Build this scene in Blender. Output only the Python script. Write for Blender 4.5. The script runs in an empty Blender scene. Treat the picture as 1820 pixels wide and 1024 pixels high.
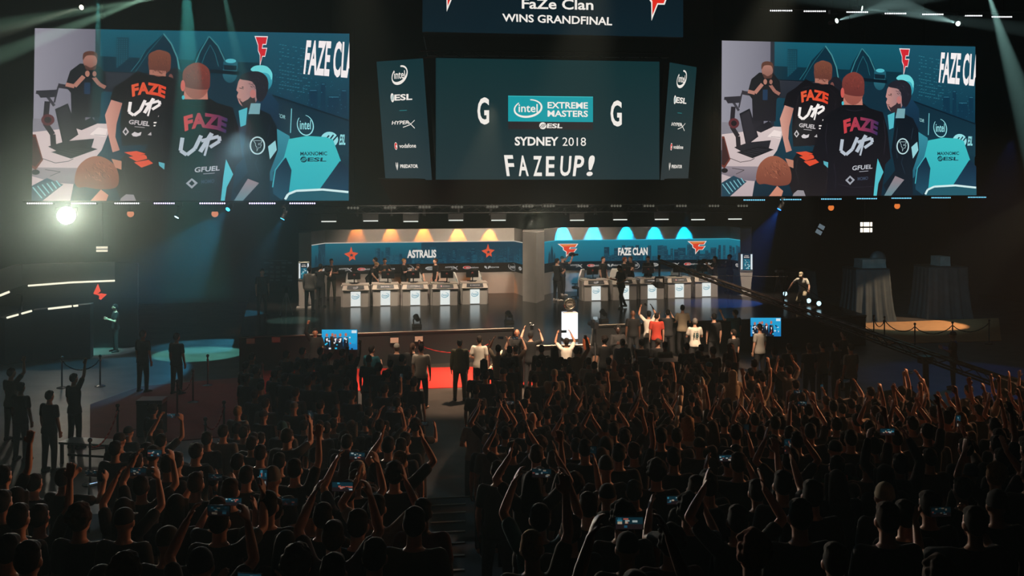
import bpy, bmesh, math, random
from mathutils import Vector, Matrix, Euler
from mathutils.geometry import tessellate_polygon
random.seed(7)
S = bpy.context.scene
COL = S.collection
PI = math.pi
# ---------------------------------------------------------------- camera
FPX, HOR, CAMZ, YAW = 1820.0, 319.0, 6.5, math.radians(8.8)
CT, ST = math.cos(YAW), math.sin(YAW)
CAM = Vector((0, 0, CAMZ)); FW = Vector((ST, CT, 0)); RT = Vector((CT, -ST, 0)); UP = Vector((0, 0, 1))
cd = bpy.data.cameras.new('camera'); cam = bpy.data.objects.new('camera', cd); COL.objects.link(cam)
cd.sensor_width = 36.0; cd.lens = 36.0 * FPX / 1820.0
cd.shift_y = (HOR - 512.0) / 1820.0
cd.clip_start = 0.1; cd.clip_end = 200
cam.location = CAM; cam.rotation_euler = (PI/2, 0, -YAW)
S.camera = cam
def ray(px, py): return FW + RT*((px-910.0)/FPX) + UP*((HOR-py)/FPX)
def at_y(px, py, y):
    d = ray(px, py); return CAM + d*(y/d.y)
def at_z(px, py, z):
    d = ray(px, py); return CAM + d*((z-CAMZ)/d.z)
def at_d(px, py, Z): return CAM + ray(px, py)*Z
def depth(p): return (Vector(p)-CAM).dot(FW)
def pix(p):
    v = Vector(p)-CAM; Z = v.dot(FW); return (910+FPX*v.dot(RT)/Z, HOR-FPX*v.z/Z)
# ---------------------------------------------------------------- view, world
S.view_settings.view_transform = 'Standard'; S.view_settings.look = 'None'
S.view_settings.exposure = 0.0; S.view_settings.gamma = 1.0; S.view_settings.use_curve_mapping = False
S.cycles.use_denoising = True
S.cycles.max_bounces = 5; S.cycles.diffuse_bounces = 2; S.cycles.glossy_bounces = 2; S.cycles.transmission_bounces = 2
S.cycles.volume_bounces = 0; S.cycles.transparent_max_bounces = 4
S.cycles.sample_clamp_indirect = 2.0; S.cycles.caustics_reflective = False; S.cycles.caustics_refractive = False
W = bpy.data.worlds.new('hall_dark'); S.world = W; W.use_nodes = True
W.node_tree.nodes['Background'].inputs[0].default_value = (0.010, 0.016, 0.020, 1)
W.node_tree.nodes['Background'].inputs[1].default_value = 0.12
HAZE = .0024
_v = W.node_tree.nodes.new('ShaderNodeVolumeScatter'); _v.inputs['Color'].default_value = (.55, .75, .78, 1); _v.inputs['Density'].default_value = HAZE; _v.inputs['Anisotropy'].default_value = .35
W.node_tree.links.new(_v.outputs[0], W.node_tree.nodes['World Output'].inputs['Volume'])
def lin(c):
    if isinstance(c, str):
        c = c.lstrip('#'); c = [int(c[i:i+2], 16) for i in (0, 2, 4)]
    if max(c) > 1.0 or all(isinstance(x, int) for x in c): c = [x/255.0 for x in c]
    return tuple((x/12.92 if x <= .04045 else ((x+.055)/1.055)**2.4) for x in c[:3])
def lamp(kind, name, loc, target, watts, color, size=0.1, angle=40, blend=0.5):
    ld = bpy.data.lights.new(name, kind); o = bpy.data.objects.new(name, ld); COL.objects.link(o)
    o.location = loc; ld.energy = watts; ld.color = lin(color)
    if target is not None: o.rotation_euler = (Vector(target)-Vector(loc)).to_track_quat('-Z', 'Y').to_euler()
    if kind == 'SPOT': ld.spot_size = math.radians(angle); ld.spot_blend = blend; ld.shadow_soft_size = size
    elif kind == 'AREA': ld.size = size
    else: ld.shadow_soft_size = size
    return o
# stage wash from the front truss between the scoreboard and the booths
for x, tx, w in ((-2.5, -.5, 3300), (2.5, 3.5, 3300), (8, 8, 3000), (13, 12, 3300), (18.5, 16.5, 3600)):
    lamp('SPOT', 'stage_wash', (x, 39.3, 9.4), (tx, 46.2, 1.9), w*.9, (255, 232, 206), .25, 60, .6)
# front-of-house lamps on the pit and the stage lip, from the lighting truss over the audience
for x, tx, w in ((0, 1.0, 9000), (6, 5.8, 17000), (11, 10.2, 19000)):
    lamp('SPOT', 'pit_wash', (x, 24.0, 13.0), (tx, 32.8, .9), w*1.15, (255, 220, 184), .25, 28, .65)
# stage truss lights that rake back down over the pit and the first rows
for x, tx, w, c in ((-2, 0, 500, (120, 190, 200)), (4, 4, 1300, (255, 206, 160)), (9, 8, 1700, (255, 206, 160)), (14, 12, 1300, (255, 190, 146))):
    lamp('SPOT', 'back_light', (x, 39.0, 9.5), (tx, 25.0, 1.0), w, c, .25, 32, .7)
# added warm and cool rim lights, without fixtures, skimming the standing crowd's heads
lamp('SPOT', 'added_crowd_rim', (26, 25.5, 8.0), (9.0, 19.5, 1.7), 8500, (255, 178, 126), .3, 40, .7)
lamp('SPOT', 'added_crowd_rim', (-4, 37.0, 8.0), (-2.0, 17.0, 1.6), 1700, (170, 205, 225), .3, 34, .7)
lamp('SPOT', 'added_crowd_rim', (7, 39.6, 5.0), (3.5, 11.5, 3.0), 2400, (255, 222, 190), .25, 36, .7)
# ---------------------------------------------------------------- materials
_M = {}
def mat(name, col=(40, 40, 40), rough=.6, metal=0.0, emit=None, stren=1.0, vary=0.0, scale=8.0, bump=0.0, spec=.5):
    if name in _M: return _M[name]
    m = bpy.data.materials.new(name); m.use_nodes = True; nt = m.node_tree; nt.nodes.clear()
    out = nt.nodes.new('ShaderNodeOutputMaterial')
    if emit is not None:
        e = nt.nodes.new('ShaderNodeEmission'); e.inputs[0].default_value = (*lin(emit), 1); e.inputs[1].default_value = stren
        nt.links.new(e.outputs[0], out.inputs[0]); _M[name] = m; return m
    b = nt.nodes.new('ShaderNodeBsdfPrincipled'); c = lin(col)
    b.inputs['Base Color'].default_value = (*c, 1); b.inputs['Roughness'].default_value = rough; b.inputs['Metallic'].default_value = metal
    b.inputs['Specular IOR Level'].default_value = spec
    if vary or bump:
        tc = nt.nodes.new('ShaderNodeTexCoord'); n = nt.nodes.new('ShaderNodeTexNoise'); n.inputs['Scale'].default_value = scale; n.inputs['Detail'].default_value = 4
        nt.links.new(tc.outputs['Object'], n.inputs['Vector'])
        if vary:
            r = nt.nodes.new('ShaderNodeValToRGB'); r.color_ramp.elements[0].position = .3; r.color_ramp.elements[1].position = .7
            r.color_ramp.elements[0].color = (*[x*(1-vary) for x in c], 1); r.color_ramp.elements[1].color = (*[min(1, x*(1+vary)) for x in c], 1)
            nt.links.new(n.outputs['Fac'], r.inputs[0]); nt.links.new(r.outputs[0], b.inputs['Base Color'])
        if bump:
            bp = nt.nodes.new('ShaderNodeBump'); bp.inputs['Strength'].default_value = bump; bp.inputs['Distance'].default_value = .02
            nt.links.new(n.outputs['Fac'], bp.inputs['Height']); nt.links.new(bp.outputs[0], b.inputs['Normal'])
    nt.links.new(b.outputs[0], out.inputs[0]); _M[name] = m; return m
def art_mat(name, stren=1.0):
    if name in _M: return _M[name]
    m = bpy.data.materials.new(name); m.use_nodes = True; nt = m.node_tree; nt.nodes.clear()
    out = nt.nodes.new('ShaderNodeOutputMaterial'); e = nt.nodes.new('ShaderNodeEmission'); a = nt.nodes.new('ShaderNodeVertexColor'); a.layer_name = 'Col'
    e.inputs[1].default_value = stren; nt.links.new(a.outputs[0], e.inputs[0]); nt.links.new(e.outputs[0], out.inputs[0]); _M[name] = m; return m
def print_mat(name):
    if name in _M: return _M[name]
    m = bpy.data.materials.new(name); m.use_nodes = True; nt = m.node_tree; b = nt.nodes['Principled BSDF']
    a = nt.nodes.new('ShaderNodeVertexColor'); a.layer_name = 'Col'; nt.links.new(a.outputs[0], b.inputs['Base Color']); b.inputs['Roughness'].default_value = .6
    _M[name] = m; return m
def volume(name, dens, col, aniso=.2):
    m = bpy.data.materials.new(name); m.use_nodes = True; nt = m.node_tree; nt.nodes.clear()
    out = nt.nodes.new('ShaderNodeOutputMaterial'); v = nt.nodes.new('ShaderNodeVolumeScatter')
    v.inputs['Color'].default_value = (*lin(col), 1); v.inputs['Density'].default_value = dens; v.inputs['Anisotropy'].default_value = aniso
    nt.links.new(v.outputs[0], out.inputs['Volume']); return m
# ---------------------------------------------------------------- mesh builder
class MB:
    def __init__(s): s.v = []; s.f = []
    def add(s, vs, fs):
        b = len(s.v); s.v += [Vector(v) for v in vs]; s.f += [tuple(b+i for i in f) for f in fs]; return s
    def box(s, c, d, rz=0.0, M=None):
        x, y, z = (d[0]/2, d[1]/2, d[2]/2); M = M or Matrix.Rotation(rz, 3, 'Z'); c = Vector(c)
        vs = [c + M @ Vector((i*x, j*y, k*z)) for i in (-1, 1) for j in (-1, 1) for k in (-1, 1)]
        return s.add(vs, [(0, 1, 3, 2), (4, 6, 7, 5), (0, 4, 5, 1), (2, 3, 7, 6), (0, 2, 6, 4), (1, 5, 7, 3)])
    def tube(s, p0, p1, r0, r1=None, n=12, caps=True):
        r1 = r0 if r1 is None else r1; p0 = Vector(p0); p1 = Vector(p1); d = p1-p0
        if d.length < 1e-6: return s
        q = d.to_track_quat('Z', 'Y'); b = len(s.v)
        for p, r in ((p0, r0), (p1, r1)):
            for i in range(n):
                a = 2*PI*i/n; s.v.append(p + q @ Vector((r*math.cos(a), r*math.sin(a), 0)))
        s.f += [(b+i, b+(i+1) % n, b+n+(i+1) % n, b+n+i) for i in range(n)]
        if caps: s.f += [tuple(b+i for i in reversed(range(n))), tuple(b+n+i for i in range(n))]
        return s
    def ball(s, c, r, nu=12, nv=8, M=None):
        r = (r, r, r) if not hasattr(r, '__len__') else r; c = Vector(c); M = M or Matrix.Identity(3); b = len(s.v)
        s.v.append(c + M @ Vector((0, 0, r[2])))
        for j in range(1, nv):
            t = PI*j/nv
            for i in range(nu):
                a = 2*PI*i/nu; s.v.append(c + M @ Vector((r[0]*math.sin(t)*math.cos(a), r[1]*math.sin(t)*math.sin(a), r[2]*math.cos(t))))
        s.v.append(c + M @ Vector((0, 0, -r[2]))); e = len(s.v)-1
        for i in range(nu): s.f += [(b, b+1+i, b+1+(i+1) % nu), (e, e-nu+(i+1) % nu, e-nu+i)]
        for j in range(nv-2):
            for i in range(nu): q = b+1+j*nu; s.f.append((q+i, q+nu+i, q+nu+(i+1) % nu, q+(i+1) % nu))
        return s
    def chain(s, pts, rs, n=12):
        for i in range(len(pts)-1): s.tube(pts[i], pts[i+1], rs[i], rs[i+1], n)
        for p, r in zip(pts, rs): s.ball(p, r, n, 8)
        return s
    def loft(s, rings, n=20):           # rings (cx, cy, z, rx, ry)
        b = len(s.v)
        for cx, cy, z, rx, ry in rings:
            for i in range(n): a = 2*PI*i/n; s.v.append(Vector((cx+rx*math.cos(a), cy+ry*math.sin(a), z)))
        for j in range(len(rings)-1): s.f += [(b+j*n+i, b+j*n+(i+1) % n, b+(j+1)*n+(i+1) % n, b+(j+1)*n+i) for i in range(n)]
        s.f += [tuple(b+i for i in reversed(range(n))), tuple(b+(len(rings)-1)*n+i for i in range(n))]
        return s
    def prism(s, pts, z0, z1):          # plan polygon, counter-clockwise
        n = len(pts); b = len(s.v)
        for z in (z0, z1): s.v += [Vector((p[0], p[1], z)) for p in pts]
        s.f += [(b+i, b+(i+1) % n, b+n+(i+1) % n, b+n+i) for i in range(n)]
        s.f += [tuple(b+i for i in reversed(range(n))), tuple(b+n+i for i in range(n))]; return s
    def slab(s, quad, t, nrm=None):     # a plate with front face quad and thickness t behind it
        q = [Vector(p) for p in quad]; n = nrm or (q[1]-q[0]).cross(q[2]-q[0]).normalized(); m = len(q)
        b = len(s.v); s.v += q + [p-n*t for p in q]
        s.f += [tuple(b+i for i in range(m)), tuple(b+m+i for i in reversed(range(m)))]
        s.f += [(b+i, b+m+i, b+m+(i+1) % m, b+(i+1) % m) for i in range(m)]; return s
    def mesh(s, name):
        me = bpy.data.meshes.new(name); me.from_pydata([tuple(v) for v in s.v], [], s.f); me.update(); return me
    def build(s, name, m=None, parent=None, smooth=False, bevel=0.0, fix=True):
        me = s.mesh(name)
        if fix:
            bm = bmesh.new(); bm.from_mesh(me); bmesh.ops.recalc_face_normals(bm, faces=bm.faces); bm.to_mesh(me); bm.free()
        if smooth: me.polygons.foreach_set('use_smooth', [True]*len(me.polygons))
        if m: me.materials.append(m)
        o = bpy.data.objects.new(name, me); COL.objects.link(o)
        if bevel:
            bv = o.modifiers.new('edge', 'BEVEL'); bv.width = bevel; bv.segments = 2; bv.limit_method = 'ANGLE'
        if parent is not None:
            o.parent = parent; o.matrix_parent_inverse = parent.matrix_basis.inverted()
        return o
def tag(o, label=None, cat=None, group=None, kind=None):
    if label: o['label'] = label
    if cat: o['category'] = cat
    if group: o['group'] = group
    if kind: o['kind'] = kind
    return o
def thing(name, label, cat, loc=(0, 0, 0), rz=0.0, group=None):
    o = bpy.data.objects.new(name, None); COL.objects.link(o); o.empty_display_size = .1
    o.location = loc; o.rotation_euler = (0, 0, rz); return tag(o, label, cat, group)
def copy_tree(o, loc=None, rz=None, label=None, group=None):
    def cp(a, p):
        c = a.copy(); COL.objects.link(c)
        if p is not None: c.parent = p
        for ch in list(a.children): cp(ch, c)
        return c
    r = cp(o, None)
    if loc is not None: r.location = loc
    if rz is not None: r.rotation_euler = (0, 0, rz)
    if label: r['label'] = label
    if group: r['group'] = group
    return r
ORD = 'first second third fourth fifth sixth seventh eighth ninth tenth eleventh twelfth thirteenth fourteenth fifteenth sixteenth seventeenth eighteenth nineteenth twentieth'.split()
def nth(i): return ORD[i] if i < len(ORD) else f'{i+1}th'
# ---------------------------------------------------------------- flat artwork for screens, signs and prints
_TC = {}
def text_mesh(txt, bold):
    k = (txt, bold)
    if k not in _TC:
        cu = bpy.data.curves.new('t', 'FONT'); cu.body = txt; cu.offset = bold; cu.resolution_u = 3; cu.fill_mode = 'FRONT'
        o = bpy.data.objects.new('t', cu); COL.objects.link(o)
        dg = bpy.context.evaluated_depsgraph_get(); ev = o.evaluated_get(dg); me = ev.to_mesh()
        vs = [tuple(v.co[:2]) for v in me.vertices]; fs = [tuple(p.vertices) for p in me.polygons]; ev.to_mesh_clear()
        bpy.data.objects.remove(o); bpy.data.curves.remove(cu)
        x0 = min(v[0] for v in vs); x1 = max(v[0] for v in vs); y0 = min(v[1] for v in vs); y1 = max(v[1] for v in vs)
        _TC[k] = ([((v[0]-x0)/(x1-x0), (v[1]-y0)/(y1-y0)) for v in vs], fs)
    return _TC[k]
def ell(cx, cy, rx, ry, n=24, a0=0, rot=0.0):
    c, s_ = math.cos(rot), math.sin(rot); out = []
    for i in range(n):
        a = a0+2*PI*i/n; x, y = rx*math.cos(a), ry*math.sin(a); out.append((cx+x*c-y*s_, cy+x*s_+y*c))
    return out
def curve(pts, k=5):
    n = len(pts); out = []
    for i in range(n):
        p0, p1, p2, p3 = (pts[(i+j-1) % n] for j in range(4))
        for q in range(k):
            t = q/k; out.append(tuple(.5*((2*p1[d]) + (-p0[d]+p2[d])*t + (2*p0[d]-5*p1[d]+4*p2[d]-p3[d])*t*t + (-p0[d]+3*p1[d]-3*p2[d]+p3[d])*t**3) for d in (0, 1)))
    return out
def P(s): return [tuple(float(a) for a in w.split(',')) for w in s.split()]
class Art:
    """Flat coloured shapes in picture units (x right, y down) stacked a hair apart, drawn on a real flat screen or print."""
    def __init__(s): s.v = []; s.f = []; s.c = []; s.l = 0
    def _c(s, c, k=1.0): return tuple(x*k for x in lin(c))
    def tri(s, pts, fs, cols):
        b = len(s.v); s.l += 1; s.v += [(x, y, s.l) for x, y in pts]; s.c += cols; s.f += [tuple(b+i for i in f) for f in fs]
    def poly(s, pts, col, col2=None, axis=1, smooth=False):
        if isinstance(pts, str): pts = P(pts)
        if smooth: pts = curve(pts)
        t = tessellate_polygon([[Vector((x, y, 0)) for x, y in pts]])
        a = s._c(col)
        if col2 is None: cols = [a]*len(pts)
        else:
            b = s._c(col2); lo = min(p[axis] for p in pts); hi = max(p[axis] for p in pts); cols = []
            for p in pts:
                k = (p[axis]-lo)/(hi-lo+1e-9); cols.append(tuple(a[i]*(1-k)+b[i]*k for i in range(3)))
        s.tri(pts, t, cols)
    def rect(s, x0, y0, x1, y1, col, col2=None, axis=1): s.poly([(x0, y0), (x1, y0), (x1, y1), (x0, y1)], col, col2, axis)
    def oval(s, cx, cy, rx, ry, col, col2=None, n=24, rot=0.0): s.poly(ell(cx, cy, rx, ry, n, 0, rot), col, col2)
    def ring(s, cx, cy, rx, ry, w, col, a0=0.0, a1=2*PI, n=36, rot=0.0, w2=None):
        pts = []; fs = []; c, sn = math.cos(rot), math.sin(rot); w2 = w if w2 is None else w2
        for i in range(n+1):
            k = i/n; a = a0+(a1-a0)*k; ww = w+(w2-w)*math.sin(PI*k)
            for q in (0, ww):
                x, y = (rx-q)*math.cos(a), (ry-q)*math.sin(a); pts.append((cx+x*c-y*sn, cy+x*sn+y*c))
            if i < n: fs.append((2*i, 2*i+1, 2*i+3, 2*i+2))
        s.tri(pts, fs, [s._c(col)]*len(pts))
    def line(s, pts, w, col):
        if isinstance(pts, str): pts = P(pts)
        for i in range(len(pts)-1):
            (x0, y0), (x1, y1) = pts[i], pts[i+1]; L = math.hypot(x1-x0, y1-y0) or 1; nx, ny = -(y1-y0)/L*w/2, (x1-x0)/L*w/2
            s.poly([(x0+nx, y0+ny), (x1+nx, y1+ny), (x1-nx, y1-ny), (x0-nx, y0-ny)], col)
    def text(s, quad, txt, col, bold=.02, arc=0.0, col2=None):   # quad: x0,y0,x1,y1 box or tl,tr,br,bl
        if isinstance(quad, str): quad = P(quad)
        if len(quad) == 4 and not hasattr(quad[0], '__len__'): x0, y0, x1, y1 = quad; quad = [(x0, y0), (x1, y0), (x1, y1), (x0, y1)]
        vs, fs = text_mesh(txt, bold); tl, tr, br, bl = quad; pts = []
        for u, v in vs:
            w = 1-v
            p = [(tl[d]*(1-u)+tr[d]*u)*(1-w) + (bl[d]*(1-u)+br[d]*u)*w for d in (0, 1)]
            p[1] += arc*(2*u-1)**2; pts.append(tuple(p))
        a = s._c(col)
        if col2 is None: cols = [a]*len(pts)
        else:
            b = s._c(col2); cols = [tuple(a[i]*(1-v[0])+b[i]*v[0] for i in range(3)) for v in vs]
        s.tri(pts, fs, cols)
    # --- marks
    def intel(s, cx, cy, w, h, col):
        s.ring(cx, cy, w/2, h/2, w*.035, col, math.radians(-75), math.radians(235), 40, -.18, w*.075)
        s.text((cx-w*.33, cy-h*.25, cx+w*.33, cy+h*.2), 'intel', col, .012)
    def esl(s, cx, cy, w, h, col, acc=None):
        r = h/2; x = cx-w/2+r
        s.poly(ell(x, cy, r, r, 20), col)
        acc = acc or (20, 60, 66)
        for d in (-.45, .05, .5): s.line([(x+d*r-.42*r, cy+.62*r-abs(d)*.2*r), (x+d*r+.42*r, cy-.62*r+abs(d)*.2*r)], r*.17, acc)
        s.text([(x+r*1.25, cy-h*.34), (cx+w/2+.03*w, cy-h*.34), (cx+w/2, cy+h*.34), (x+r*1.1, cy+h*.34)], 'ESL', col, .03)
    def hyperx(s, cx, cy, w, h, col):
        s.text([(cx-w*.48, cy-h*.5), (cx+w*.3, cy-h*.5), (cx+w*.26, cy), (cx-w*.52, cy)], 'HYPER', col, .02)
        s.line([(cx+w*.22, cy-h*.35), (cx+w*.36, cy+h*.1), (cx+w*.5, cy+h*.6)], h*.14, col); s.line([(cx+w*.52, cy-h*.5), (cx+w*.3, cy+h*.1), (cx-w*.02, cy+h*.42)], h*.1, col)
    def vodafone(s, cx, cy, w, h, col):
        s.oval(cx-w*.4, cy, h*.5, h*.5, col); s.oval(cx-w*.4, cy, h*.42, h*.42, (225, 30, 25)); s.oval(cx-w*.38, cy+h*.05, h*.2, h*.2, col)
        s.text((cx-w*.25, cy-h*.28, cx+w*.5, cy+h*.26), 'vodafone', col, .015)
    def predator(s, cx, cy, w, h, col):
        x = cx-w*.4; k = h/2
        for q in (-1, 1):
            s.poly([(x+q*k*.12, cy-k*.2), (x+q*k*.62, cy-k*1.0), (x+q*k*.66, cy-k*.1), (x+q*k*.3, cy+k*.55), (x+q*k*.08, cy+k*1.0)], col)
            s.poly([(x+q*k*.18, cy-k*.5), (x+q*k*.36, cy-k*.9), (x+q*k*.36, cy-k*.4)], col)
        s.text((cx-w*.26, cy-h*.2, cx+w*.5, cy+h*.2), 'PREDATOR', col, .03)
    def lightning(s, x0, y0, x1, y1, out=(250, 245, 240), red=(232, 52, 38), top=None):
        o_ = P('0,0 1,0 .88,.28 .64,.28 .6,.37 .95,.37 .8,.66 .6,.66 .41,1 .4,.62 .26,.48 .25,.3')
        i_ = P('.09,.035 .93,.035 .84,.25 .6,.25 .55,.4 .89,.4 .77,.63 .58,.63 .435,.88 .435,.59 .3,.46 .29,.28')
        m = lambda q: [(x0+(x1-x0)*a, y0+(y1-y0)*b) for a, b in q]
        s.poly(m(o_), out); s.poly(m(i_), red)
        if top: s.poly(m(P('.13,.05 .9,.05 .85,.14 .3,.2')), top)
    def star4(s, cx, cy, w, h, col, hole):
        q = P('.5,0 .6,.38 1,.46 .74,.66 .78,.94 .6,.83 .36,1 .36,.74 0,.5 .38,.38')
        s.poly([(cx-w/2+a*w, cy-h/2+b*h) for a, b in q], col)
        k = []
        for i in range(10):
            a = -PI/2+i*PI/5; r = (.17 if i % 2 == 0 else .07); k.append((cx+w*.02+r*w*math.cos(a), cy+h*.1+r*w*math.sin(a)))
        s.poly(k, hole)
    def build(s, name, fn, m, parent=None, step=.0003, nrm=None, clip=None):
        """fn(x, y) -> world point; layers lifted along nrm."""
        if clip: s.v = [(max(clip[0], min(clip[2], x)), max(clip[1], min(clip[3], y)), l) for x, y, l in s.v]
        n = Vector(nrm); me = bpy.data.meshes.new(name)
        me.from_pydata([tuple(fn(x, y)+n*(step*l)) for x, y, l in s.v], [], s.f)
        at = me.color_attributes.new('Col', 'FLOAT_COLOR', 'POINT')
        buf = []
        for c in s.c: buf += [c[0], c[1], c[2], 1.0]
        at.data.foreach_set('color', buf); me.materials.append(m); me.update()
        o = bpy.data.objects.new(name, me); COL.objects.link(o)
        if parent is not None:
            o.parent = parent; o.matrix_parent_inverse = parent.matrix_basis.inverted()
        return o
def quad_fn(tl, tr, br, bl, x0, y0, x1, y1):
    tl, tr, br, bl = Vector(tl), Vector(tr), Vector(br), Vector(bl)
    def f(x, y):
        u = (x-x0)/(x1-x0); v = (y-y0)/(y1-y0); return (tl*(1-u)+tr*u)*(1-v) + (bl*(1-u)+br*u)*v
    return f
# ---------------------------------------------------------------- the hall
HS = 1.2                                   # stage height
BANK_Y, TREAD, RISE = 20.4, 0.95, 0.155    # raked standing bank rising from the floor toward the seats
def ground(y):
    return 0.0 if y >= BANK_Y else RISE*(int((BANK_Y-y)/TREAD)+1)
m_floor = mat('dark_concrete', (74, 68, 64), .45, vary=.35, scale=1.3, bump=.1)
m_black = mat('black_paint', (13, 14, 15), .7)
m_drape = mat('black_drape', (16, 18, 20), .9, vary=.3, scale=1.0)
m_metal = mat('dark_metal', (38, 40, 42), .4, .8)
m_white = mat('white_lit', emit=(255, 250, 238), stren=1.6)
def struct(name, mb, m, **k): return tag(mb.build(name, m, **k), kind='structure')
struct('floor', MB().box((2, 24, -.1), (66, 64, .2)), m_floor)
struct('wall_back', MB().box((2, 56, 9), (66, .3, 18.4)), m_drape)
struct('wall_left', MB().box((-31, 24, 9), (.3, 64, 18.4)), m_drape)
struct('wall_right', MB().box((35, 24, 9), (.3, 64, 18.4)), m_drape)
struct('ceiling', MB().box((2, 24, 18.2), (66, 64, .3)), m_black)
bank = MB()
prof = []; k = 0; y = BANK_Y
while y > -3: prof += [(y, RISE*k), (y, RISE*(k+1))]; y -= TREAD; k += 1
prof += [(y, RISE*k), (y, 0)]
n = len(prof); bank.v = [Vector((x, a, max(b, .0))) for x in (-16, 24) for a, b in prof]
bank.f = [(i, (i+1) % n, n+(i+1) % n, n+i) for i in range(n)] + [tuple(range(n)), tuple(n+i for i in reversed(range(n)))]
struct('floor_bank', bank, mat('bank_carpet', (26, 25, 25), .8, vary=.2))
# pale nosing on each aisle step
def aisle_x(y): return .0913*y
for i in range(9):
    y = BANK_Y-i*TREAD; x = aisle_x(y); w = .44 if i == 0 else .36-.02*i
    struct(f'trim_{i+1}', MB().box((x, y-.035, RISE*(i+1)+.008), (2*w, .05, .014)), mat('step_nosing', (150, 145, 130), .5))
# stage deck
front = [at_z(a, b, HS) for a, b in ((425, 598), (657, 590.5), (914, 582), (922, 614), (1049, 611), (1053, 577), (1333, 567), (1540, 560))]
pts = [(p.x, p.y) for p in front] + [(front[-1].x+1.0, 50.0), (front[0].x-1.0, 50.0)]
m_stage = mat('stage_vinyl', (44, 42, 41), .2, vary=.2, scale=.7)
struct('floor_stage', MB().prism(pts, HS-.1, HS), m_stage)
struct('wall_stage_front', MB().prism([(x, y+.06) for x, y in pts[:8]]+pts[8:], 0, HS-.1), mat('stage_skirt', (30, 31, 33), .8))
e = MB()
for a, b in zip(front[:-1], front[1:]): e.tube(a-UP*.03, b-UP*.03, .028, n=6)
struct('trim_stage', e, mat('edge_metal', (120, 118, 112), .4, .6))
# stage smoke that has drifted up under the roof on the dark side of the hall
tag(MB().prism([(-29, 28), (3.5, 28), (-5, 41.2), (-29, 41.2)], 2.1, 17.2).build('haze', volume('drifting_haze', .012, (200, 226, 222), .35)), 'thin stage smoke drifting beside the scoreboard on the flare lamp side', 'haze', kind='stuff')
# ---------------------------------------------------------------- large hanging screens
YS = 42.0
def screen_frame(px4, y, th=.35, lip=.12):
    c = [at_y(a, b, y) for a, b in px4]; return c
def world_thing(name, label, cat, at, group=None): return thing(name, label, cat, at, 0, group)
m_cab = mat('led_cabinet', (12, 13, 14), .6)
m_art = art_mat('screen_picture', 1.0)
def big_screen(px4, art, x0, y0, x1, y1, label):
    tl, tr, br, bl = [at_y(a, b, YS) for a, b in px4]
    t = world_thing('led_screen', label, 'screen', (bl+br)/2, 'broadcast screens hung beside the scoreboard')
    MB().slab([bl, br, tr, tl], .3).build('cabinet', m_cab, t)
    g = MB(); d = Vector((0, .3, 0))
    for a, b in ((tl, tr), (tr, br), (br, bl), (bl, tl)): g.tube(a+d*.5, b+d*.5, .07, n=6)
    g.build('border_frame', m_black, t)
    art.build('picture', quad_fn(tl, tr, br, bl, x0, y0, x1, y1), m_art, t, .0002, (0, -1, 0), (x0, y0, x1, y1))
    for u in (.2, .5, .8):                              # hanging wires
        p = tl*(1-u)+tr*u+d*.5; MB().tube(p, Vector((p.x, p.y, 18)), .015, n=5).build('hanging_wire', m_metal, t)
    return t
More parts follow.
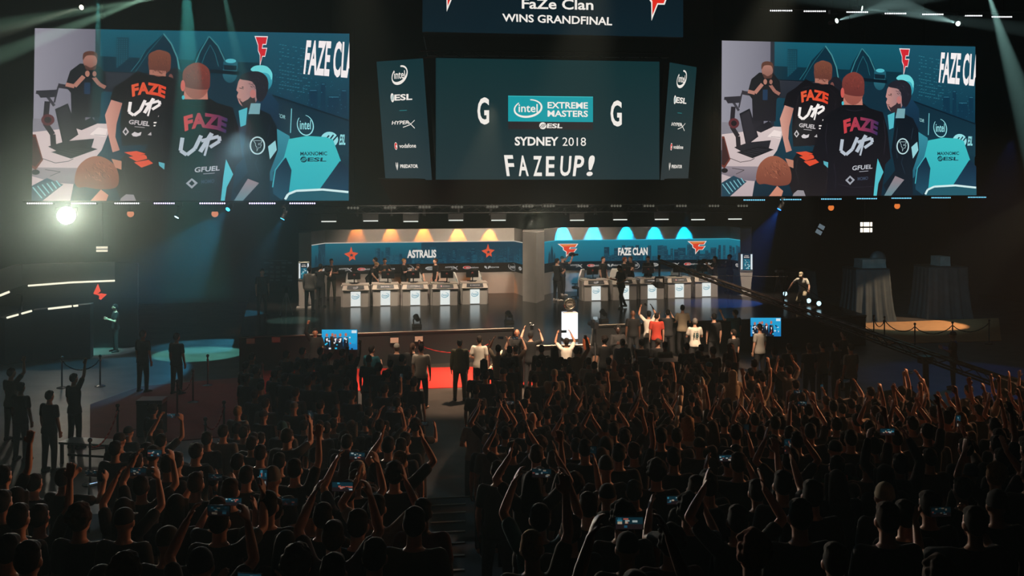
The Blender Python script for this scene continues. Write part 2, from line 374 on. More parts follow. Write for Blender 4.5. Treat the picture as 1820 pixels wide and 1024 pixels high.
def live_art():
    a = Art(); W_ = (250, 246, 242); rh = random.Random(12)
    def strokes(cx, cy, rx, ry, c1, c2, n=46, ln=16, ang=1.2):
        for _ in range(n):
            t = rh.random()*2*PI; q = math.sqrt(rh.random()); x, y = cx+rx*q*math.cos(t), cy+ry*q*math.sin(t); d = ang+rh.uniform(-.5, .5); k = rh.random()
            a.line([(x, y), (x+ln*math.cos(d)*.5, y+ln*math.sin(d)*.5)], 2.2, tuple(int(c1[i]*(1-k)+c2[i]*k) for i in range(3)))
    def folds(pts, c, w=3.0):
        for q in pts.split(';'): a.line(q, w, c)
    # art is drawn in units of the picture, 290..1570 across and 207..990 down
    a.rect(290, 207, 1570, 992, (24, 74, 92), (12, 40, 56))
    a.poly('290,207 540,207 540,760 290,760', (150, 150, 162), (112, 112, 126), 0)
    a.rect(528, 207, 548, 640, (38, 44, 56))
    a.poly('548,207 1190,207 1190,430 548,400', (20, 92, 110), (14, 66, 84))
    a.poly('548,330 1190,350 1190,440 548,400', (12, 48, 62))
    for x, k in ((612, 1), (640, .7)):                    # tower
        a.rect(x, 242, x+22*k+6, 385, (16, 62, 78))
    for yy in range(250, 385, 9):
        for xx in range(614, 656, 9): a.rect(xx, yy, xx+4, yy+4, (34, 104, 118))
    for pts in ('680,400 730,300 800,222 850,300 872,400', '905,398 935,310 985,226 1040,300 1075,395', '600,400 660,340 720,400', '850,400 890,350 930,400'):
        a.poly(pts, (12, 46, 62), smooth=False)
    a.line('800,222 832,268 856,330 868,400', 6, (70, 140, 146)); a.line('672,398 704,350 728,300', 3, (40, 110, 120)); a.line('690,398 740,310 800,226', 3, (30, 92, 104))
    a.line('985,230 1022,275 1050,340 1062,400', 5, (60, 132, 140)); a.line('925,372 950,300 985,230', 5, (52, 126, 136)); a.line('948,385 968,320 990,270', 3, (34, 100, 112)); a.line('990,270 1010,310 1025,370', 3, (34, 100, 112))
    a.poly('548,398 905,410 905,520 548,490', (44, 48, 58), (34, 40, 50)); a.line('548,400 905,412', 4, (16, 24, 34))
    a.poly('905,405 1190,440 1190,640 905,560', (16, 50, 66))
    # blue wall on the far side
    a.poly('1185,207 1570,207 1570,612 1240,500', (26, 84, 104), (14, 54, 74))
    r = random.Random(3)
    for i in range(13):
        y = 262+i*17
        for j in range(12):
            if r.random() < .6: x = 1275+j*11; a.rect(x, y+j*2, x+8, y+3+j*2, (50, 128, 146))
    for x0, y0, x1 in ((1400, 470, 1436), (1450, 440, 1470), (1480, 500, 1530), (1535, 470, 1560)): a.rect(x0, y0, x1, 590, (14, 52, 74)); a.rect(x0+4, y0+4, x1-4, y0+8, (46, 112, 134))
    for i in range(60): x = 1240+r.random()*320; y = 380+r.random()*200; a.rect(x, y, x+3, y+2, (60, 140, 160))
    a.lightning(1172, 226, 1228, 372, (236, 232, 234), (214, 40, 52))
    a.text('1390,240 1596,246 1590,420 1376,402', 'FAZE CLA', (252, 248, 248), .03)
    a.poly('1245,500 1570,616 1570,790 1290,700 1250,640', (14, 42, 58), (20, 58, 74)); a.line('1245,500 1570,616', 7, (10, 28, 42)); a.line('1328,562 1324,676', 4, (110, 196, 206))
    a.text('1270,585 1304,595 1302,612 1268,602', 'TOR', (150, 210, 215), .01)
    a.intel(1386, 640, 70, 98, (150, 228, 234)); a.esl(1502, 706, 104, 74, (150, 228, 234), (16, 50, 66))
    a.poly('1240,640 1320,690 1330,760 1250,900 1200,900', (58, 150, 168), (30, 96, 118))
    # desk and gear
    a.poly('290,680 400,636 600,640 560,760 452,915 440,992 290,992', (216, 200, 198), (188, 172, 176)); a.poly('290,840 470,842 455,916 380,910 290,880', (146, 136, 144), (116, 108, 120))
    a.poly('290,618 440,625 440,660 290,680', (132, 130, 140))
    for pts in ('375,575 425,548 468,690 408,738', '448,528 494,510 494,640 440,655', '440,655 520,610 540,640 480,670'): a.poly(pts, (24, 24, 32), (40, 38, 46))
    a.poly('382,582 422,560 458,686 412,722', (44, 42, 50)); a.poly('350,745 420,720 530,708 520,748 392,770', (34, 34, 42)); a.poly('362,770 480,736 544,756 440,800', (24, 24, 32))
    for i in range(5): a.line([(376+i*20, 772-i*5), (440+i*18, 790-i*8)], 2, (60, 58, 66))
    a.line('345,540 338,640 368,690 372,752', 22, (38, 34, 42)); a.line('300,500 340,510 372,560', 12, (60, 58, 66)); a.poly('300,492 380,486 378,520 318,524', (44, 42, 50)); a.line('372,545 385,478 392,458', 7, (52, 50, 58)); a.poly('386,458 440,466 438,486 388,478', (50, 46, 54))
    a.oval(348, 624, 26, 26, (92, 42, 50)); a.oval(348, 624, 14, 14, (30, 22, 30))
    a.poly('512,690 545,656 582,664 574,700', (240, 226, 222)); a.line('530,690 575,694', 4, (190, 178, 178))
    a.poly('290,690 302,690 332,806 304,852 290,842', (110, 52, 44)); a.poly('290,700 300,702 326,802 302,838 290,830', (60, 34, 36)); a.oval(304, 862, 16, 12, (24, 22, 28))
    a.line('330,800 380,820 430,812 450,800', 3, (70, 62, 66)); a.line('340,850 400,860 360,880', 3, (70, 62, 66))
    a.poly('290,924 348,888 412,918 332,992 290,992', (30, 66, 84))
    for i in range(6): a.line([(294+i*18, 930-i*6), (330+i*14, 980-i*11)], 5, (120, 184, 196))
    # photographer
    a.poly('432,400 470,366 540,368 572,410 576,480 556,500 552,612 440,610 436,500 414,470', (20, 22, 28), (32, 30, 38)); a.oval(510, 352, 28, 38, (176, 126, 112), (140, 96, 86)); a.poly('482,350 484,318 510,308 536,318 538,350 528,330 496,330', (92, 58, 48), smooth=True)
    a.poly('490,372 512,384 534,372 530,394 510,402 494,392', (84, 54, 48), smooth=True); a.line('416,462 450,470 486,424', 18, (178, 124, 110)); a.line('572,474 548,460 522,424', 16, (160, 108, 96))
    a.poly('490,396 532,394 532,430 492,432', (22, 22, 28)); a.oval(500, 412, 9, 14, (176, 122, 106)); a.oval(528, 412, 8, 12, (160, 110, 96)); a.rect(488, 452, 512, 505, (30, 54, 82))
    # cameraman on the far side
    a.poly('990,430 1040,410 1100,412 1130,470 1126,560 1000,560', (16, 46, 62)); a.oval(1072, 400, 30, 46, (52, 124, 140), (30, 82, 98)); a.poly('1044,352 1052,338 1090,336 1104,352 1104,380 1046,384', (30, 92, 110)); a.poly('985,384 1110,392 1110,410 985,400', (10, 26, 38)); a.poly('1046,362 1100,366 1098,388 1048,386', (12, 34, 48)); a.oval(1075, 344, 22, 10, (84, 190, 204))
    a.oval(850, 424, 32, 44, (30, 30, 38)); a.oval(832, 430, 10, 22, (120, 76, 70))
    # cyan haired man
    a.poly('1170,500 1240,490 1275,540 1278,640 1230,700 1180,600', (22, 58, 84), (14, 36, 54)); a.oval(1206, 430, 42, 56, (70, 190, 204), (36, 120, 146)); a.poly('1158,380 1180,364 1222,366 1246,396 1244,430 1228,400 1170,392', (110, 222, 226), smooth=True)
    # standing man with short brown hair
    def back_print(q, c1, c2, cu):
        x, y, w = q
        a.text([(x-w*.5, y-8), (x+w*.5, y), (x+w*.46, y+w*.38), (x-w*.47, y+w*.34)], 'FAZE', c1, .05, w*.12, c2)
        a.line([(x-w*.52, y+w*.62), (x-w*.56, y+w*.95), (x-w*.42, y+w*1.06), (x-w*.24, y+w*.9), (x-w*.1, y+w*.56)], w*.09, cu)
        a.line([(x-w*.12, y+w*.98), (x+w*.02, y+w*.72), (x+w*.14, y+w*.5)], w*.1, cu); a.line([(x-w*.1, y+w*.7), (x+w*.3, y+w*.58), (x+w*.32, y+w*.7), (x+w*.1, y+w*.86)], w*.085, cu); a.line([(x-w*.02, y+w*1.08), (x+w*.12, y+w*.5)], w*.05, cu)
    a.poly('700,395 742,416 800,414 836,424 890,470 900,560 850,640 800,730 640,740 632,640 640,540 590,530 606,470 650,440', (18, 17, 22), (30, 27, 32)); a.oval(785, 360, 44, 62, (150, 88, 72), (120, 68, 58)); a.poly('742,350 746,316 785,300 826,314 832,360 820,400 752,402', (124, 74, 58), (98, 56, 48), smooth=True); a.poly('746,390 812,395 812,420 746,412', (172, 116, 100))
    strokes(786, 346, 38, 28, (150, 92, 70), (84, 46, 40)); strokes(786, 384, 34, 20, (110, 62, 54), (84, 48, 44), 30)
    folds('664,480 650,560 652,620;850,500 842,580 836,640;700,730 740,742 790,738;690,440 720,432;820,440 850,470', (40, 36, 42))
    a.poly('596,530 640,545 618,640 614,700 632,760 604,770 588,700 572,600', (214, 158, 142), (186, 128, 114), 0)
    back_print((745, 452, 140), (226, 92, 58), (226, 70, 44), W_)
    a.text('668,620 752,628 748,650 666,640', 'GFUEL', (200, 196, 198), .03); a.line('690,652 730,656', 3, (170, 168, 170))
    a.poly('655,655 668,676 655,694 642,676', (200, 198, 200)); a.poly('655,665 661,676 655,686 648,676', (24, 22, 28)); a.poly('678,686 690,676 704,682 718,676 714,692 698,698 684,696', (214, 210, 212)); a.poly('742,690 756,676 758,692', (180, 178, 180))
    a.ring(776, 640, 26, 44, 7, W_, -1.2, 1.6, 20); a.rect(766, 630, 782, 636, W_); a.rect(766, 644, 780, 650, W_)
    # bowed man
    a.poly('640,800 660,770 740,764 830,800 850,860 830,930 800,992 640,992 600,880', (22, 20, 26), (34, 30, 34)); a.poly('456,900 470,836 510,796 560,790 610,826 630,880 620,930 560,940 500,930 470,930', (156, 92, 70), (120, 66, 54), smooth=True); a.poly('600,800 640,810 640,850 616,840', (190, 130, 108)); a.poly('520,992 560,940 590,966 582,992', (206, 140, 118))
    strokes(546, 850, 62, 46, (190, 118, 88), (92, 50, 42), 90, 26, .9); folds('660,800 650,860 668,930;800,820 812,880 800,950', (44, 40, 46))
    for pts in ('650,770 700,764 736,776 690,790', '668,792 730,780 752,796 700,812', '690,816 748,804 766,820 720,840'): a.poly(pts, (226, 80, 52))
    a.poly('640,980 660,962 690,964 700,992 636,992', (150, 146, 152)); a.poly('786,800 830,830 830,866 790,830', (90, 180, 194))
    # broad man seen from behind
    a.poly('820,560 884,530 900,512 982,512 1020,540 1086,560 1124,640 1136,790 1100,830 1080,992 806,992 812,820 742,800 734,760 770,660 790,590', (15, 16, 22), (28, 26, 34)); a.poly('890,470 884,524 984,524 980,470', (196, 128, 112)); a.oval(936, 446, 54, 78, (176, 104, 88), (150, 84, 74)); a.poly('882,440 884,392 914,362 950,356 986,384 992,440 980,478 900,470', (130, 62, 54), (104, 50, 48), smooth=True); a.oval(882, 462, 9, 26, (206, 92, 84)); a.oval(884, 516, 6, 10, (70, 190, 205))
    back_print((976, 590, 180), (204, 66, 72), (52, 44, 92), (184, 196, 208))
    a.text('934,838 1036,830 1034,852 932,862', 'GFUEL', (190, 196, 204), .02); a.line('968,868 1014,864', 3, (160, 166, 176)); a.poly('898,912 922,888 946,910 922,936', (160, 166, 176)); a.poly('910,912 922,898 934,912 922,924', (26, 26, 34)); a.text('960,896 1014,892 1012,910 960,914', 'MOMO', (60, 72, 92), .03)
    strokes(938, 406, 46, 36, (150, 74, 64), (80, 38, 40), 60); folds('806,620 796,700 806,780;1090,600 1100,690 1092,780;840,830 850,900 846,960;1060,840 1064,910;900,548 940,556 985,548;860,930 930,950 1040,944', (38, 36, 46)); a.poly('1086,562 1124,640 1136,790 1126,796 1110,650', (22, 54, 70))
    # bearded man in profile
    a.poly('1150,600 1190,566 1240,590 1268,650 1272,760 1240,860 1240,992 1120,992 1090,940 1150,860 1130,760', (14, 22, 32), (18, 30, 42)); a.poly('1108,440 1124,410 1160,400 1190,440 1186,520 1168,566 1130,560 1112,540 1102,508 1108,490 1100,480', (196, 144, 136), (150, 120, 124), 0); a.poly('1112,420 1140,398 1190,392 1226,420 1230,480 1206,530 1184,520 1180,470 1164,440 1120,430', (34, 34, 44), smooth=True); a.poly('1110,520 1126,536 1150,520 1172,490 1180,540 1160,566 1128,560', (54, 44, 50)); a.oval(1168, 496, 12, 20, (190, 120, 116)); a.poly('1160,540 1200,540 1196,590 1150,590', (120, 170, 180))
    a.ring(1188, 736, 32, 42, 6, (190, 226, 230)); a.lightning(1170, 712, 1208, 764, (190, 226, 230), (18, 28, 40)); a.poly('1232,740 1262,712 1268,756 1240,800', (150, 214, 222)); a.poly('1150,890 1196,910 1130,992 1094,992', (150, 130, 136), (100, 140, 150))
    a.poly('1060,800 1090,870 1064,930 1056,992 1040,992 1050,880', (84, 196, 208)); a.poly('1110,575 1146,560 1140,640 1118,650', (84, 190, 204))
    strokes(1188, 440, 40, 34, (60, 60, 74), (20, 22, 30), 50, 18, .4); folds('1160,640 1150,720 1160,800;1240,640 1230,700;1200,880 1180,820 1190,790', (34, 52, 66)); a.line('1112,470 1130,474', 3, (60, 44, 48)); a.line('1104,520 1120,522', 3, (120, 70, 70)); a.oval(1126, 466, 4, 2.5, (30, 26, 30))
    # cyan chair
    a.poly('1318,705 1392,690 1470,694 1502,706 1536,806 1500,880 1440,950 1320,958 1300,860 1296,800', (62, 196, 200), (50, 178, 190)); a.poly('1252,860 1306,790 1330,850 1320,950 1290,988 1254,960', (12, 34, 56), (28, 78, 100)); a.poly('1440,950 1532,806 1568,840 1568,960 1450,974', (12, 36, 58), (24, 70, 96)); a.line('1300,792 1262,850 1252,930', 5, (64, 176, 190))
    a.text('1366,764 1478,762 1478,780 1366,782', 'MAXNOMIC', (14, 52, 66), .02); a.esl(1420, 800, 108, 28, (16, 60, 74), (62, 196, 200)); 
    a.poly('1300,992 1312,960 1350,944 1480,938 1570,946 1570,992', (34, 92, 108), smooth=False); a.line('1304,986 1316,962 1350,946 1460,940 1568,952', 10, (214, 246, 246))
    return a
LA = live_art()
big_screen([(62, 50), (621, 60), (620, 356.5), (57, 357)], LA, 290, 207, 1570, 992, 'large broadcast screen hung over the bright white flare lamp and dark seating side')
big_screen([(1283, 72), (1733, 83), (1732, 347), (1281.5, 349)], LA, 290, 207, 1570, 992, 'large broadcast screen hung above the draped tables, beyond the blue booth')
# ---------------------------------------------------------------- centre-hung scoreboard
YB = 38.0
def sb(px, py, y=YB): return at_y(px, py, y)
board = thing('scoreboard', 'dark multi-sided scoreboard hanging over the stage reading Sydney 2018', 'scoreboard', sb(973, 320))
def panel(name, tl, tr, br, bl, art, box, lab=None, nrm=(0, -1, 0)):
    c = MB().slab([bl, br, tr, tl], .25).build(name, m_cab, board)
    art.build('picture', quad_fn(tl, tr, br, bl, *box), m_art, c, .0004, nrm, box)
    if lab: c['label'] = lab
    return c
INK = (244, 240, 232); BG1, BG2 = (14, 46, 52), (30, 54, 58)
a = Art(); a.rect(440, 293, 1570, 910, (12, 46, 50), (34, 52, 56))
a.rect(797, 480, 1226, 612, (24, 156, 166)); a.rect(797, 612, 1226, 652, (44, 40, 42)); a.line('797,482 1226,482', 4, (60, 190, 196))
a.intel(897, 545, 146, 94, INK); a.text((995, 510, 1200, 543), 'EXTREME', INK, .025); a.text((995, 553, 1200, 586), 'MASTERS', INK, .025)
a.esl(1011, 633, 116, 36, INK, (44, 40, 42)); a.text((644, 490, 702, 629), 'G', INK, .025); a.text((1316, 498, 1374, 634), 'G', INK, .025)
a.text((830, 690, 1050, 736), 'SYDNEY', INK, .03); a.text((1070, 692, 1190, 736), '2018', INK, .0)
for ch, x0, x1, sk in (('F', 780, 824, 14), ('A', 846, 896, 6), ('Z', 922, 966, 2), ('E', 986, 1030, -2), ('U', 1058, 1112, -8), ('P', 1126, 1176, -14), ('!', 1196, 1228, -18)):
    d = abs((x0+x1)/2-1005)/225*6
    a.text([(x0-sk*.3, 790-d), (x1-sk*.3, 790-d), (x1+sk*.7 if ch != '!' else x1-14, 892), (x0+sk*.7, 892)] if sk > 0 else [(x0-sk*.6, 790-d), (x1-sk*.6, 790-d), (x1+sk*.3, 892), (x0+sk*.3, 892)], ch, INK, .02)
c3 = lambda x, y: (620+x/2.844, y/2.844)
pf = lambda x, y, dy=0: at_y(*c3(x, y), YB+dy)
panel('front_panel', pf(440, 293), pf(1570, 312), pf(1570, 908), pf(440, 908), a, (440, 293, 1570, 910))
a = Art(); a.rect(0, 0, 100, 100, (14, 48, 54), (38, 54, 60))
def sponsors(a, o=0):
    a.intel(48, 12.5, 36, 15, INK); a.esl(48, 31, 46, 7.6, INK, (20, 150, 160)); a.line('42,42 58,42', .5, (40, 130, 132)); a.hyperx(48, 53.5, 48, 6, INK); a.vodafone(48, 71.5, 48, 6.4, INK); a.predator(48, 88.5, 50, 7.4, INK)
sponsors(a)
panel('side_panel', pf(140, 312, 1.6), pf(375, 295, .1), pf(420, 910, .1), pf(185, 910, 1.6), a, (0, 0, 100, 100), None, (-.5, -.86, 0))
a = Art(); a.rect(0, 0, 100, 100, (16, 48, 52), (48, 56, 58)); sponsors(a)
panel('side_panel', pf(1622, 315, .1), pf(1758, 340, 1.6), pf(1715, 908, 1.6), pf(1575, 910, .1), a, (0, 0, 100, 100), None, (.5, -.86, 0))
a = Art(); a.rect(373, -260, 1690, 188, (5, 22, 30), (8, 30, 40))
a.lightning(420, -180, 592, 78, INK, (226, 44, 32), (240, 130, 40)); a.lightning(1452, -150, 1628, 105, INK, (226, 44, 32), (240, 140, 50))
a.text((862, -2, 1224, 54), 'FaZe Clan', INK, .02); a.text([(764, 82), (1322, 90), (1320, 134), (766, 124)], 'WINS GRANDFINAL', INK, .022)
tp = lambda x, y: pf(x, y, -.8)
panel('upper_panel', tp(373, -260), tp(1690, -240), tp(1690, 188), tp(373, 160), a, (373, -260, 1690, 188))
q = [pf(380, 180, .3), pf(1680, 200, .3), pf(1620, 290, .3), pf(400, 280, .3)]
MB().slab([q[3], q[2], q[1], q[0]], .4).build('body', mat('scoreboard_body', (16, 20, 22), .5), board)
q = [pf(150, 905, .3), pf(1735, 905, .3), pf(1700, 1030, .4), pf(220, 1030, .4)]
MB().slab([q[3], q[2], q[1], q[0]], .3).build('lower_skirt', mat('scoreboard_skirt', (20, 28, 30), .5), board)
b = MB()
for u in (-1, 1):
    p0, p1 = pf(360, 272, .2), pf(1580, 282, .2); b.tube(p0+UP*.12*u, p1+UP*.12*u, .03, n=6)
p0, p1 = pf(360, 272, .2), pf(1580, 282, .2)
for i in range(24): b.tube(p0.lerp(p1, i/24)+UP*(.12 if i % 2 else -.12), p0.lerp(p1, (i+1)/24)+UP*(-.12 if i % 2 else .12), .018, n=5)
b.build('lighting_rail', m_metal, board)
for px in (700, 1300):
    p = pf(px, -200, .2); MB().tube(p, Vector((p.x, p.y, 18.05)), .05, n=8).build('hoist_cable', m_metal, board)
# ---------------------------------------------------------------- player booths on the stage
m_grey = mat('booth_grey', (180, 177, 171), .55, vary=.06, scale=2.0)
m_greyd = mat('booth_grey_panel', (164, 160, 154), .55, vary=.06, scale=2.0)
m_art_wall = art_mat('booth_screen', .85)
ORANGE = (232, 92, 58)
def skyline(a, seed, x0, x1):
    """Harbour skyline in units 0..1000 x 0..100."""
    r = random.Random(seed)
    for i in range(46):
        x = x0+(x1-x0)*(i+r.random())/46; w = 8+r.random()*20; h = 18+r.random()*62; c = r.choice([(16, 62, 82), (22, 74, 94), (14, 54, 74)])
        a.rect(x, 100-h, x+w, 100, c)
        for q in range(int(h/7)):
            if r.random() < .6: a.rect(x+2, 100-h+3+q*7, x+w-2-r.random()*w*.4, 100-h+5+q*7, r.choice([(36, 104, 124), (30, 90, 110), (48, 116, 132)]))
    for i in range(150): x = x0+r.random()*(x1-x0); y = 30+r.random()*70; a.rect(x, y, x+2.2, y+1.6, (52, 122, 138))
def sails(a, x, w, c=(12, 52, 70), l=(40, 112, 128)):
    for k, dx in ((1, 0), (.72, -.42), (.6, .45)):
        a.poly([(x+dx*w-w*.36*k, 100), (x+dx*w-w*.2*k, 100-58*k), (x+dx*w, 100-86*k), (x+dx*w+w*.2*k, 100-58*k), (x+dx*w+w*.36*k, 100)], c)
        a.line([(x+dx*w-w*.34*k, 100), (x+dx*w-w*.19*k, 100-58*k), (x+dx*w, 100-84*k), (x+dx*w+w*.19*k, 100-58*k), (x+dx*w+w*.34*k, 100)], 1.6, l)
def booth(name_label, wall, ends, team, seed, glow):
    """wall: the three plan points of the back wall and its two wings, from px; wings lead to the columns."""
    P4 = wall                                    # plan points, from the far wing to the near wing
    t = thing('player_booth', name_label, 'booth', (*((Vector(P4[1])+Vector(P4[2]))/2)[:2], HS), 0, 'player booths')
    zt, zl, zs, zb = 4.22, 3.62, 2.62, 2.2       # wall top, screen top, screen foot, sponsor strip foot
    def run(name, z0, z1, dy, m, th=.2):
        mb = MB(); pts = [(p[0], p[1]+dy) for p in P4] + [(p[0], p[1]+dy+th) for p in reversed(P4)]
        mb.prism(pts, z0, z1); return mb.build(name, m, t)
    run('upper_panel', zl, zt, 0, m_grey); run('lower_panel', HS, zb, 0, m_greyd)
    led = run('led_screen', zs, zl-.02, .05, m_cab); strip = run('sponsor_strip', zb, zs, -.02, mat('strip_black', (10, 16, 20), .5))
    e = MB()
    for a, b in zip(P4[:-1], P4[1:]): e.tube((a[0], a[1]-.01, zl), (b[0], b[1]-.01, zl), .018, n=6)
    e.build('light_line', mat('booth_line', emit=(214, 214, 200), stren=.8) if glow == 'o' else mat('booth_line_cyan', emit=(60, 190, 214), stren=.8), t)
    L = [0]
    for a, b in zip(P4[:-1], P4[1:]): L.append(L[-1]+math.dist(a, b))
    def along(dy, z0, z1):
        def f(x, y):
            s = max(0, min(1, x/1000))*L[-1]; i = 0
            while i < len(L)-2 and s > L[i+1]: i += 1
            k = (s-L[i])/(L[i+1]-L[i]); a, b = P4[i], P4[i+1]
            return Vector((a[0]*(1-k)+b[0]*k, a[1]*(1-k)+b[1]*k+dy, z1+(z0-z1)*y/100))
        return f
    a = Art()
    c1, c2 = ((16, 106, 126), (20, 62, 80)) if glow == 'o' else ((18, 128, 152), (14, 96, 120))
    cuts = [0]+[1000*x/L[-1] for x in L[1:-1]]+[1000]
    for u, v in zip(cuts[:-1], cuts[1:]):
        for q in range(8):
            a.rect(u+(v-u)*q/8, 0, u+(v-u)*(q+1)/8, 100, c1 if u < 300 and q < 4 or glow != 'o' else c2, c2)
    skyline(a, seed, 320, 990); sails(a, 75, 60) if glow != 'o' else sails(a, 78, 80)
    if team == 'ASTRALIS':
        a.star4(232, 48, 56, 68, ORANGE, c2); a.star4(778, 42, 54, 66, ORANGE, c2)
        a.text((452, 34, 568, 72), 'ASTRALIS', INK, .04)
    else:
        a.lightning(130, 14, 218, 78, INK, (232, 70, 46), (236, 140, 70)); a.lightning(690, 8, 776, 74, INK, (232, 70, 46), (236, 140, 70))
        a.text((388, 36, 516, 74), 'FAZE CLAN', INK, .04)
    a.build('picture', along(.045, zs, zl-.02), m_art_wall, led, .0002, (0, -1, 0))
    w = (206, 206, 200)
    seq = ['esl', 'hyperx', 'vodafone', 'predator', 'intel', 'esl', 'hyperx', 'vodafone', 'predator', 'intel', 'esl']
    for i, k in enumerate(seq):
        a = Art(); x = 125+i*84
        if k == 'intel': a.intel(x, 50, 38, 82, w)
        elif k == 'esl': a.esl(x, 50, 42, 40, w, (8, 20, 26))
        elif k == 'hyperx': a.hyperx(x, 50, 48, 34, w)
        elif k == 'vodafone': a.vodafone(x, 48, 52, 34, w)
        else: a.predator(x, 50, 54, 38, w)
        a.build('sponsor_logo', along(-.021, zb, zs), art_mat('strip_picture', .62), strip, .0004, (0, -1, 0))
    for k, pts in enumerate(ends):
        MB().prism(pts, HS, 4.25-.03*k).build('column', m_grey, t)
    return t
def g(px, py): p = at_z(px, py, HS); return (p.x, p.y)
def gy(px, y): p = at_y(px, 500, y); return (p.x, y)
YW = 47.0
A4 = [gy(553, 45.6), gy(578, YW), gy(914, YW+.3), gy(929, 46.0)]
F4 = [gy(967, 46.2), gy(990, YW+.4), gy(1296, YW+.6), gy(1316, 46.2)]
ccw = lambda q: q if sum((q[i][0]*q[(i+1) % len(q)][1]-q[(i+1) % len(q)][0]*q[i][1]) for i in range(len(q))) > 0 else q[::-1]
colA = ccw([gy(531, 44.0), gy(553, 44.2), gy(554, 46.2), gy(531, 46.2)])
mid = ccw([g(929, 535), g(953, 539), g(967.5, 533), gy(966, 46.1), gy(930, 45.9)])
colF = ccw([gy(1315.5, 45.0), gy(1335, 44.6), gy(1336, 46.6), gy(1316, 46.6)])
booth('grey booth with orange spotlights and orange star emblems, nameplate screen Astralis', A4, [colA, mid], 'ASTRALIS', 11, 'o')
booth('grey booth under bright cyan spotlights with red lightning emblems on its screen', F4, [colF], 'FAZE', 5, 'c')
# ---------------------------------------------------------------- gaming desks
m_nameplate = mat('nameplate', (20, 24, 28), .4)
m_panel = mat('lit_panel', emit=(236, 244, 240), stren=.95)
m_artp = art_mat('panel_print', .9)
def desk_proto():
    t = thing('gaming_desk', '', 'desk', (0, 0, 0), 0, 'player desks on the stage')
    MB().prism([(-.52, .0), (.52, .0), (.52, .75), (-.52, .75)], .0, .72).build('body', m_grey, t)
    q = [Vector((-.56, -.06, .70)), Vector((.56, -.06, .70)), Vector((.50, .12, .92)), Vector((-.50, .12, .92))]
    MB().slab(q, .04).build('slanted_front', mat('desk_front', (196, 186, 172), .5), t)
    MB().prism([(-.56, .08), (.56, .08), (.56, .85), (-.56, .85)], .885, .925).build('desk_top', mat('desk_top', (186, 178, 166), .45), t)
    for s in (-1, 1): MB().prism(ccw([(s*.52, .18), (s*.60, .18), (s*.60, .75), (s*.52, .75)]), 0, .86).build('side_wing', m_greyd, t)
    q = [Vector((-.36, -.05, .735)), Vector((.36, -.05, .735)), Vector((.34, .065, .875)), Vector((-.34, .065, .875))]
    nn = Vector((0, -.775, .632)); q = [p+nn*.012 for p in q]
    MB().slab(q, .01).build('nameplate', m_nameplate, t)
    MB().box((0, -.006, .335), (.40, .02, .60)).build('lit_panel', m_panel, t)
    return t, q, nn
NAMES = ['intel', 'esl', 'hyperx', 'vodafone', 'predator']
def make_desk(i):
    t, q, nn = desk_proto()
    np_ = [c for c in t.children if c.name.startswith('nameplate')][0]; lp = [c for c in t.children if c.name.startswith('lit_panel')][0]
    a = Art(); k = NAMES[i]; w = (226, 222, 214)
    if k == 'intel': a.intel(50, 10, 30, 13, w)
    elif k == 'esl': a.esl(50, 10, 56, 9, w)
    elif k == 'hyperx': a.hyperx(50, 10, 56, 8, w)
    elif k == 'vodafone': a.vodafone(50, 10, 56, 8.5, w)
    else: a.predator(50, 10, 62, 9, w)
    a.build('logo_print', quad_fn(q[3], q[2], q[1], q[0], 0, 0, 100, 20), m_artp, np_, .001, tuple(nn))
    a = Art(); a.intel(50, 50, 78, 52, (40, 150, 176))
    a.build('logo_print', quad_fn((-.2, -.017, .635), (.2, -.017, .635), (.2, -.017, .035), (-.2, -.017, .035), 0, 0, 100, 150), m_artp, lp, .001, (0, -1, 0))
    return t
PL = ['oval ring', 'round badge', 'long italic', 'round dot', 'horned mask']
desks = []
for bth, xs, ys in (('orange-lit', (632, 685, 738, 791, 844), (546, 544, 543.5, 543, 541)), ('cyan-lit', (1059.5, 1110, 1159, 1207.5, 1255.5), (535, 533.5, 532, 530, 528))):
    for i, (px, py) in enumerate(zip(xs, ys)):
        d = make_desk(i); p = at_z(px, py, HS); d.location = (p.x, p.y, HS)
        d['label'] = f'grey gaming desk with glowing white panel, {nth(i)} along the {bth} booth row'; desks.append((bth, i, d))
# monitors (seen from behind) and gaming chairs
def monitor_proto():
    t = thing('monitor', '', 'monitor', (0, 0, 0), 0, 'monitors on the player desks')
    MB().box((0, 0, .34), (.54, .03, .32)).build('housing', mat('monitor_black', (14, 15, 17), .4), t, bevel=.01)
    MB().box((0, .017, .34), (.51, .004, .29)).build('display', mat('display_on', emit=(60, 120, 150), stren=.5), t)
    MB().tube((0, -.05, .02), (0, -.03, .36), .025).build('neck', m_metal, t)
    m = MB().box((0, -.03, .01), (.26, .18, .02)); m.build('foot', m_metal, t, bevel=.005)
    MB().ball((0, -.018, .36), (.05, .012, .05)).build('badge', mat('badge_red', (120, 40, 34), .5), t)
    return t
mon = monitor_proto(); first = True
for bth, i, d in desks:
    o = mon if first else copy_tree(mon); first = False
    o.location = (d.location.x+(.12 if i % 2 else -.06), d.location.y+.42, HS+.926); o.rotation_euler.z = (.15, -.1, .05, -.15, .1)[i]
    o['label'] = f'black monitor seen from its rear on the {nth(i)} desk of the {bth} booth row'
def keyboard_proto():
    t = MB().box((0, 0, .012), (.42, .15, .024)).build('keyboard', mat('keyboard_black', (18, 18, 20), .5), bevel=.004); return t
kb = keyboard_proto(); first = True
for bth, i, d in desks:
    o = kb if first else copy_tree(kb); first = False
    o.location = (d.location.x-.05, d.location.y+.68, HS+.926); tag(o, f'black keyboard behind the monitor of the {nth(i)} desk, {bth} booth', 'keyboard', 'keyboards on the player desks')
